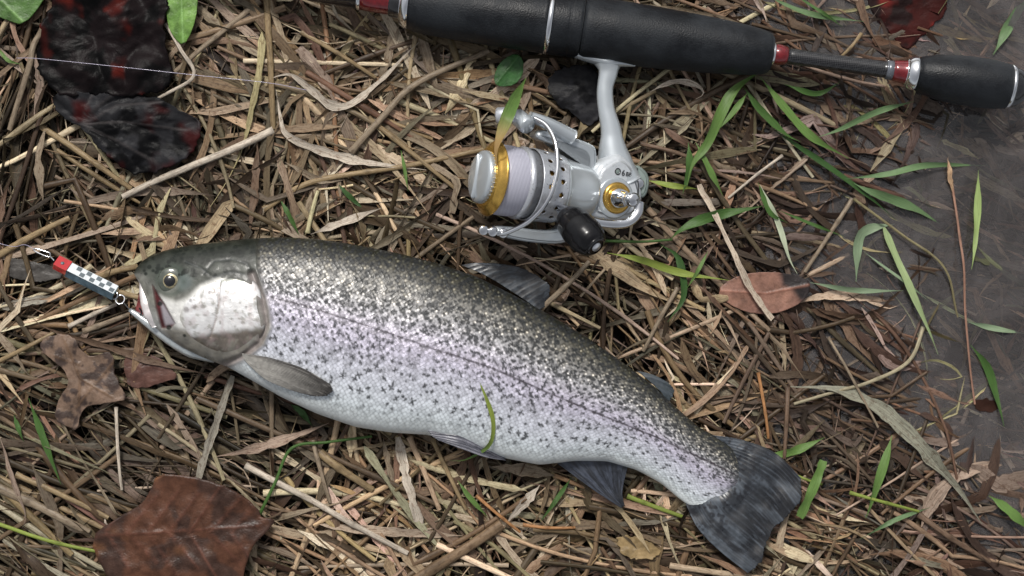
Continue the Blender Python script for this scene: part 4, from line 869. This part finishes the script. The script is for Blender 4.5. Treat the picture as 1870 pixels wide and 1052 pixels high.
# ------------------------------------------------------------------ fishing rod
M_foam = plain('black_foam', (.011, .013, .016), .5, noise=.5, scale=45, bump=.5, spec=.22)
_t = M_foam.node_tree; _b = _t.nodes['Principled BSDF']; _tc = nd(_t, 'ShaderNodeTexCoord')
_n = nd(_t, 'ShaderNodeTexNoise', {'Vector': _tc.outputs['Object'], 'Scale': 24, 'Detail': 7, 'Roughness': .65})
_t.links.new(ramp(_t, _n.outputs[0], [(.40, (.008, .009, .011)), (.5, (.013, .015, .018)), (.62, (.019, .022, .026))]), _b.inputs['Base Color'])
_t.links.new(ramp(_t, _n.outputs[0], [(.40, (.32,)*3), (.56, (.55,)*3)]), _b.inputs['Roughness'])
_n2 = nd(_t, 'ShaderNodeTexNoise', {'Vector': _tc.outputs['Object'], 'Scale': 900, 'Detail': 3}); _bp = nd(_t, 'ShaderNodeBump', {'Height': _n2.outputs[0], 'Strength': .5, 'Distance': .0006}); _t.links.new(_bp.outputs[0], _b.inputs['Normal'])
M_chrome = plain('chrome', (.82, .83, .85), .12, 1, noise=.05)
M_red = plain('red_lacquer', (.16, .006, .010), .15, .25, noise=.3, coat=1)
M_black = plain('black_gloss', (.012, .012, .014), .2, noise=.2, coat=.6)
m, t, b, _ = newmat('carbon_weave')
tc = nd(t, 'ShaderNodeTexCoord'); mp = nd(t, 'ShaderNodeMapping', {'Vector': tc.outputs['Object'], 'Rotation': (0, 0, math.radians(40))})
ck = nd(t, 'ShaderNodeTexChecker', {'Vector': mp.outputs[0], 'Scale': 900, 'Color1': (.006, .006, .007, 1), 'Color2': (.028, .028, .03, 1)}); t.links.new(ck.outputs[0], b.inputs['Base Color']); b.inputs['Roughness'].default_value = .25; b.inputs['Coat Weight'].default_value = .4
M_carbon = m
RZ = 52
rod = thing('fishing_rod', tuple(W((1100, 57, 0), RZ)), 'black foam gripped fishing rod with red and chrome collars across the top', 'fishing rod')
rd = np.array([1020, 142.0]); rd = rd/np.linalg.norm(rd)
RodF = frame_tf((740, 5, RZ), (rd[0], rd[1], 0), (0, 0, 1))
def rodpart(name, prof, mat, parent=rod, n=56, cap=True):
    V, F = revolve(prof, n, cap); return Acc().add(RodF(V), F).build(name, mat, parent, RZ)
def smooth_prof(p, k): return catmull(p, k)
rodpart('rod_blank', [(-700, 10), (-360, 14), (-190, 19), (-85, 24)], M_black)
rodpart('chrome_ring', [(-87, 24), (-86, 26), (-82, 26), (-81, 24)], M_chrome)
rodpart('red_winding', [(-81, 24), (-60, 25.5), (-30, 26), (-28, 25)], M_red)
rodpart('lock_nut', [(-28, 27), (-26, 29), (-8, 30), (-5, 30)], M_black)
rodpart('chrome_ring', [(-8, 34), (-6, 41), (2, 46), (8, 48), (9, 44)], M_chrome)
rodpart('front_grip', smooth_prof([(8, 45), (30, 51), (90, 54), (180, 56), (262, 57)], 30), M_foam)
rodpart('chrome_ring', [(262, 55), (262.5, 57.8), (270, 58), (270.5, 55)], M_chrome)
rodpart('grip_collar', smooth_prof([(270, 57), (300, 57), (303, 55.5), (306, 57), (322, 56.5), (326, 54)], 24), M_foam)
rodpart('rear_grip', smooth_prof([(327, 54), (335, 57), (420, 57), (520, 53), (600, 48), (650, 42), (672, 36), (676, 30)], 40), M_foam)
rodpart('chrome_ring', [(675, 18), (675.5, 21), (680, 21), (681, 18)], M_chrome)
rodpart('red_collar', smooth_prof([(680, 18), (690, 19), (702, 16), (706, 12)], 14), M_red)
rodpart('carbon_section', smooth_prof([(704, 13), (706, 14.5), (800, 14.5), (890, 15.5)], 20), M_carbon)
rodpart('grey_band', [(886, 15), (887, 17.5), (898, 18), (899, 15)], plain('grey_band', (.12, .13, .15), .25, .3, coat=.5))
rodpart('red_winding', smooth_prof([(898, 16), (902, 19), (918, 21), (926, 23)], 12), M_red)
rodpart('chrome_ring', smooth_prof([(922, 22), (926, 27), (934, 31), (941, 31), (943, 25)], 14), M_chrome)
rodpart('butt_grip', smooth_prof([(942, 26), (950, 33), (985, 41), (1030, 45), (1080, 44.5), (1112, 40)], 34), M_foam)
rodpart('chrome_ring', [(1111, 39), (1111.5, 41), (1117, 40), (1117.5, 37)], M_chrome)
rodpart('butt_cap', smooth_prof([(1117, 38), (1130, 34), (1142, 24), (1147, 4)], 16), M_black)

# ------------------------------------------------------------------ spinning reel
M_silver = plain('silver_paint', (.50, .54, .57), .24, .5, noise=.06, scale=60, coat=.5)
M_enamel = plain('silver_enamel', (.52, .55, .58), .3, .15, noise=.06, coat=.4)
M_silver2 = plain('bare_alloy', (.56, .58, .62), .3, .6, noise=.08, scale=500)
M_gold = plain('gold_anodised', (.68, .42, .10), .22, .9, noise=.15, scale=200)
M_dchrome = plain('wet_chrome', (.75, .76, .78), .08, 1, noise=.1, scale=80, bump=.25)
M_knob = plain('black_rubber', (.006, .006, .007), .22, noise=.3, scale=200, bump=.1, coat=.1, spec=.25)
M_hole = plain('dark_recess', (.01, .01, .01), .5)
M_tail = plain('grey_green_lever', (.22, .27, .25), .3, .3, coat=.5)
m, t, b, _ = newmat('spooled_line')
tc = nd(t, 'ShaderNodeTexCoord'); mp = nd(t, 'ShaderNodeMapping', {'Vector': tc.outputs['Object'], 'Rotation': (0, 0, math.radians(-7))})
wv = nd(t, 'ShaderNodeTexWave', {'Vector': mp.outputs[0], 'Scale': 330, 'Distortion': 1.5, 'Detail': 2}, bands_direction='X')
t.links.new(ramp(t, wv.outputs[0], [(0, (.30, .30, .37)), (1, (.52, .52, .60))]), b.inputs['Base Color']); bp = nd(t, 'ShaderNodeBump', {'Height': wv.outputs[0], 'Strength': .4, 'Distance': .0003}); t.links.new(bp.outputs[0], b.inputs['Normal']); b.inputs['Roughness'].default_value = .3
M_line = m
reel = thing('fishing_reel', tuple(W((1020, 340, 0), 75)), 'silver spinning reel with gold spool lip and black handle knob', 'fishing reel')
RF0 = frame_tf((980, 341, 104), (109, 14, -54), (0.40, 0.10, 1))
def RF(p):
    p = np.array(p, float); p[..., 0] = np.where(p[..., 0] < 0, p[..., 0]*1.12, p[..., 0]); return RF0(p)
def rp(name, V, F, mat, parent=reel): return Acc().add(RF(V), F).build(name, mat, parent, 75)
def ap(a, b_, c): return RF(np.array([a, b_, c], float))
# spool group
spool = rp('spool', *revolve(smooth_prof([(-96, 20), (-94, 50), (-88, 60), (-82, 68), (-80, 66), (-78, 58), (-76, 55)], 24), 72), M_gold)
rp('spooled_line', *revolve(smooth_prof([(-79, 58), (-76, 62), (-58, 63.5), (-40, 62), (-38, 58)], 18), 72), M_line, spool)
rp('rear_flange', *revolve([(-40, 57), (-39, 64), (-35, 66), (-30, 66), (-29, 62), (-14, 62), (-13, 50)], 72), M_silver2, spool)
knob = rp('drag_knob', *revolve(smooth_prof([(-93, 46), (-99, 47.5), (-103, 46), (-106, 40), (-109, 25), (-110, 12), (-110.3, .5)], 26), 64), M_silver)
# raised grip bar across the knob
V, F = slab([(-43, 0), (-30, -7), (0, -12), (30, -7), (43, 0), (30, 7), (0, 12), (-30, 7)], 0, 9, 4, 2)
V = np.stack([-104-V[:, 2], V[:, 0], V[:, 1]*(1-.45*(V[:, 2]/9))], -1); rp('grip_bar', V, F, M_silver, knob)
for k in range(36):
    a = k/36*2*math.pi; p = np.array([-97, 46.6*math.cos(a), 46.6*math.sin(a)])
    V, F = tube([p+[-4, 0, 0], p+[0, 0, 0], p+[4, 0, 0]], [.8, 1.4, .8], 6)
    rp('knurl', V, F, M_silver, knob)
# rotor with punched ring
def rotor():
    n = 220; a_ = np.linspace(-18, 34, 30); th = np.linspace(0, 2*np.pi, n, endpoint=False); Ag, Tg = np.meshgrid(a_, th, indexing='ij'); R_ = 66-.06*(Ag+18)
    V = np.stack([Ag, R_*np.cos(Tg), R_*np.sin(Tg)], -1).reshape(-1, 3); F = gridF(30, n, True); ctr = V[F].mean(1)
    ta = np.arctan2(ctr[:, 2], ctr[:, 1]); keep = np.ones(len(F), bool)
    for k in range(16):
        for (aa, ph) in ((-3, 0), (20, .5)):
            t0 = (k+ph)/16*2*np.pi; dt = (ta-t0+np.pi) % (2*np.pi)-np.pi; keep &= np.hypot(ctr[:, 0]-aa, dt*66) > 4.8
    o = rp('rotor', V, F[keep].tolist(), M_silver2); so = o.modifiers.new('thickness', 'SOLIDIFY'); so.thickness = .0008
    rp('rotor_inner', *revolve([(-16, 59), (34, 57)], 64), M_gold, o)
    rp('rotor_cup', *revolve(smooth_prof([(33, 62), (36, 63), (42, 60), (60, 56), (92, 52), (106, 46), (108, 30)], 24), 64), M_silver, o)
    return o
rot = rotor()
def abslab(poly, c0, c1, e, k=2): return slab(poly, c0, c1, e, k)
V, F = abslab([(-22, -96), (0, -103), (90, -92), (104, -82), (108, -40), (94, -34), (86, -40), (84, -66), (70, -74), (-20, -80)], -18, 18, 7); rp('rotor_arm', V, F, M_silver)
V, F = abslab([(-70, 88), (-60, 80), (40, 78), (62, 60), (72, 40), (86, 44), (82, 84), (60, 100), (-20, 104), (-66, 98)], -16, 16, 6); rp('rotor_arm', V, F, M_silver)
# bail
P = [ap(-38, -120, 14), ap(-4, -112, 18), ap(48, -96, 16)]; V, F = tube(catmull(P, 20), np.linspace(9, 15, 20), 16); Acc().add(V, F).build('bail_arm', M_silver, reel, 75)
bp_ = catmull([ap(-34, -118, 24), ap(-18, -106, 45), ap(-8, -75, 68), ap(-6, -25, 84), ap(-14, 25, 82), ap(-30, 65, 60), ap(-52, 92, 26), ap(-60, 96, 10)], 60)
V, F = tube(bp_, 4.0, 12); Acc().add(V, F).build('bail_wire', M_dchrome, reel, 75)
def disc_at(name, p0, p1, r, mat, e=2):
    p0, p1 = np.array(p0, float), np.array(p1, float); ts = [0, 0, .1, .9, 1, 1]; rs = [.01, r-e, r, r, r-e, .01]; P = np.array([p0+(p1-p0)*q for q in (0, .001, .1, .9, .999, 1)])
    V, F = tube(P, rs, 28, False); return Acc().add(V, F).build(name, mat, reel, 75)
disc_at('line_roller', ap(-52, -118, -6), ap(-42, -100, 26), 16, M_silver)
disc_at('roller_cap', ap(-84, -112, -12), ap(-66, -116, 4), 15, M_silver2)
disc_at('roller_shaft', ap(-80, -114, -2), ap(-46, -108, 8), 6, M_dchrome)
for a_, c_ in ((-84, 6), (-70, 12), (-52, 13)):
    disc_at('screw', ap(a_, 92, c_-10), ap(a_-2, 94, c_+6), 9, M_dchrome)
# body housing, stem and foot
V, F = abslab([(x_+24, y_) for x_, y_ in [(70, -48), (96, -70), (118, -84), (150, -70), (166, -45), (180, -20), (182, 10), (168, 34), (140, 44), (84, 46), (70, 30)]], -36, 36, 15, 3)
housing = rp('gear_housing', V, F, M_enamel)
rp('housing_seam', *tube(np.array([[186, -38, 35.8], [190, -24, 36], [191, -8, 35.8], [186, 14, 35.5]]), .9, 6), M_hole, housing)
st_ = catmull([(1140, 335, 44), (1126, 300, 50), (1120, 270, 52), (1117, 235, 54), (1108, 195, 55), (1106, 160, 55), (1112, 130, 54), (1112, 108, 53)], 40)
V, F = tube(st_, np.interp(np.linspace(0, 1, 40), [0, .2, .4, .6, .8, .92, 1], [36, 32, 20, 15.5, 15, 18, 30]), 24, True, .62); Acc().add(V, F).build('stem', M_silver, reel, 75)
V, F = tube(catmull([(1032, 90, 53), (1070, 102, 53), (1112, 111, 53), (1140, 113, 53), (1162, 117, 53)], 24), np.interp(np.linspace(0, 1, 24), [0, .3, .6, .85, 1], [5, 7, 10, 6, 2]), 14, True, 1.9); Acc().add(V, F).build('foot', M_silver, reel, 75)
# handle
def rev_c(prof, a0, b0, n=48):
    V, F = revolve(prof, n); return np.stack([a0+V[:, 1], b0+V[:, 2], V[:, 0]], -1), F
rp('gold_collar', *rev_c([(30, 29), (40, 29), (43, 26), (43, 17), (39, 14)], 146, 0), M_gold, housing)
rp('silver_boss', *rev_c(smooth_prof([(28, 40), (37, 37), (39, 30), (39, 28)], 12), 144, 0), M_silver, housing)
hd_ = rp('handle_shaft', *rev_c(smooth_prof([(39, 15), (46, 19), (56, 17), (64, 15), (78, 12), (96, 13), (104, 11), (108, .1)], 36), 146, 0, 32), M_dchrome)
for k in range(6):
    a = k/6*2*math.pi; V, F = tube(np.array([[146+13*math.cos(a), 13*math.sin(a), 44], [146+11.5*math.cos(a), 11.5*math.sin(a), 80]]), [3.4, 2.6], 8); rp('flute', V, F, M_dchrome, hd_)
cr = catmull([ap(160, 2, 98), ap(158, 24, 100), ap(138, 44, 98), ap(90, 50, 96), ap(44, 42, 96)], 40)
V, F = tube(cr, np.linspace(9, 7, 40), 14, True, .7); Acc().add(V, F).build('crank_arm', M_dchrome, reel, 75)
kn = thing  # (knob is a part of the reel)
p0 = ap(-8, 36, 100); p1 = np.array([1030., 392, 186]); p2 = np.array([1092., 466, 236])
K = 34; kp = catmull([p0+0, (p0+p1)/2*1.0, p1, (p1+p2)/2, p2], K)
ts = np.linspace(0, 1, K)
kp = np.array([1026., 392, 150])+ts[:, None]*np.array([56., 62, 52])
kr = np.interp(ts, [0, .06, .2, .45, .7, .85, .95, 1], [8, 19, 28, 33, 33, 30, 25, 18])
V, F = tube(kp, kr, 32, True, up=(0.3, -0.5, 1)); hk = Acc().add(V, F).build('handle_knob', M_knob, reel, 75)
dv = np.array([56., 62, 52]); dv /= np.linalg.norm(dv)
V, F = tube([kp[-1]-dv*2, kp[-1]+dv*1, kp[-1]+dv*1.5], [19, 17, 15], 28, False); Acc().add(V, F).build('end_rim', M_black, hk, 75)
V, F = tube([kp[-1]+dv*.5, kp[-1]+dv*3, kp[-1]+dv*4], [9, 8, 2], 20, True); Acc().add(V, F).build('end_screw', M_silver2, hk, 75)
V, F = tube([ap(42, 40, 96), np.array([1020., 386, 140]), kp[1]], [10, 10, 11], 18, True); Acc().add(V, F).build('knob_shaft', M_dchrome, reel, 75)
V, F = slab([(1160, 296), (1178, 304), (1190, 322), (1186, 350), (1176, 362), (1164, 350), (1162, 320)], 22, 44, 6, 2); Acc().add(V, F).build('reverse_switch', M_tail, reel, 75)
disc_at('tail_screw', (1168, 332, 40), (1170, 334, 52), 9, M_dchrome)
# badge and lettering
V, F = rev_c([(36, 6.5), (37, 6.2), (37.2, 5.2), (36.6, 4.6)], 141, -48, 24); rp('badge_ring', V, F, M_black, housing)
V, F = rev_c([(36, 4.4), (36.8, .1)], 141, -48, 20); rp('badge_dot', V, F, M_tail, housing)
def lettering(txt, size, a0, b0, c0, parent, mat, name='lettering'):
    cu = bpy.data.curves.new('lettering', 'FONT'); cu.body = txt; cu.size = size; cu.extrude = .35; cu.resolution_u = 4; cu.offset = .08
    ob = bpy.data.objects.new('lettering_source', cu); COL.objects.link(ob); dg = bpy.context.evaluated_depsgraph_get(); dg.update()
    me = bpy.data.meshes.new_from_object(ob.evaluated_get(dg)); V = np.array([v.co[:] for v in me.vertices]); F = [list(p.vertices) for p in me.polygons]
    bpy.data.objects.remove(ob); V = np.stack([a0+V[:, 0], b0-V[:, 1]+.12*V[:, 0]*0, c0+V[:, 2]], -1); rp(name, V, F, mat, parent)
M_ink = plain('black_print', (.02, .02, .022), .5)
lettering('6', 15, 149, -42, 36.7, housing, M_ink); lettering('BB', 11, 158, -42.5, 36.7, housing, M_ink)
# water drops on the reel and rod
M_drop, t, b, _ = newmat('water_drop'); b.inputs['Transmission Weight'].default_value = 1; b.inputs['Roughness'].default_value = 0; b.inputs['IOR'].default_value = 1.33; b.inputs['Base Color'].default_value = (1, 1, 1, 1)

# ------------------------------------------------------------------ lure, snap and line
lure = thing('fishing_lure', tuple(W((155, 510, 10), 30)), 'red headed lure with black and white checked face in front of the trout mouth', 'fishing lure')
ld = np.array([104., 52.]); ld /= np.linalg.norm(ld)
LF = frame_tf((104, 480, 34), (ld[0], ld[1], 0), (0.25, -0.5, 1))
def lp(name, V, F, mat, parent=lure, **k): return Acc().add(LF(V), F).build(name, mat, parent, 30, **k)
M_lred = plain('red_paint', (.45, .006, .010), .25, noise=.12, coat=.8); M_lwhite = plain('pearl_white', (.70, .74, .76), .2, .2, noise=.1, coat=.8); M_lblack = plain('check_black', (.10, .125, .14), .2, coat=.8)
M_holo = plain('dark_mirror', (.13, .19, .22), .12, .9, noise=.6, scale=150, coat=.5)
# prism body : upper face tilted, side face mirror
def box8(x0, x1, prof):
    V = [(x0, *p) for p in prof]+[(x1, *p) for p in prof]; n = len(prof); F = [[i, (i+1) % n, n+(i+1) % n, n+i] for i in range(n)]+[list(range(n))[::-1], list(range(n, 2*n))]
    return np.array(V, float), F
prof = [(-9.5, 8), (9, 10), (16, -2), (11, -12), (-9, -12)]
lp('side_face', *box8(26, 122, prof), M_holo, smooth=False)
lp('head', *box8(0, 26, [(-11.5, 10), (10.5, 12), (13, -2), (10, -12), (-10, -12)]), M_lred, smooth=False)
V, F = revolve([(0, 3.5), (1.2, 3), (1.4, .1)], 16); lp('eye_dot', np.stack([13+V[:, 1], 0+V[:, 2], 11+V[:, 0]], -1), F, M_lblack)
chk = Acc()
cols, rws = 9, 3
plate = lp('checked_face', *box8(27, 121, [(-10, 9.3), (9, 11.2), (9, 10.2), (-10, 8.2)]), M_lwhite, smooth=False)
for i in range(cols):
    for j in range(2):
        if (i+j) % 2 == 0 or i == 0: continue
        x0 = 30+i*10; y0 = -9+j*8.6; f = lambda y: 9.45+(y+11.5)*.088
        V = np.array([(x0, y0, f(y0)), (x0+9, y0, f(y0)), (x0+9, y0+8, f(y0+8)), (x0, y0+8, f(y0+8))]); V = np.vstack([V, V+[0, 0, .5]])
        lp('check', V, [[4, 5, 6, 7], [0, 1, 5, 4], [1, 2, 6, 5], [2, 3, 7, 6], [3, 0, 4, 7]], M_lblack, plate, smooth=False)
def ring(name, c, r, wr, mat, parent, z0, tilt=(0, 0)):
    a = np.linspace(0, 2*np.pi, 25); P = np.c_[c[0]+r*np.cos(a), c[1]+r*np.sin(a), c[2]+tilt[0]*np.cos(a)+tilt[1]*np.sin(a)]
    V, F = tube(P, wr, 8, False); return Acc().add(V, F).build(name, mat, parent, z0)
ring('split_ring', (210, 539, 36), 7, 1.6, M_dchrome, lure, 30, (3, 0)); ring('split_ring', (221, 547, 36), 8, 1.6, M_dchrome, lure, 30, (0, 4))
V, F = tube(catmull([(226, 552, 36), (240, 566, 38), (256, 576, 40), (262, 570, 46), (259, 562, 50)], 24), 1.6, 8); Acc().add(V, F).build('hook', M_black, lure, 30)
V, F = tube(catmull([(100, 476, 34), (93, 468, 34), (92, 462, 34), (80, 458, 34), (66, 454, 34), (64, 458, 34), (80, 466, 34), (92, 470, 34)], 50), 1.3, 8); Acc().add(V, F).build('snap', M_dchrome, lure, 30)
M_fil = plain('clear_filament', (.36, .33, .44), .25, noise=.05, coat=.5)
def filament(pts, label, r=.5):
    V, F = tube(catmull(pts, 80), r, 6); tag(Acc().add(V, F).build('fishing_line', M_fil, None, 30), label, 'fishing line')
filament([(30, 106, 30), (75, 108, 34), (220, 123, 36), (360, 138, 34), (490, 152, 36), (560, 165, 34)], 'thin pale fishing line stretched across the black leaves')
filament([(64, 455, 34), (45, 447, 30), (20, 450, 20), (-20, 440, 16)], 'short end of fishing line running left from the lure snap')
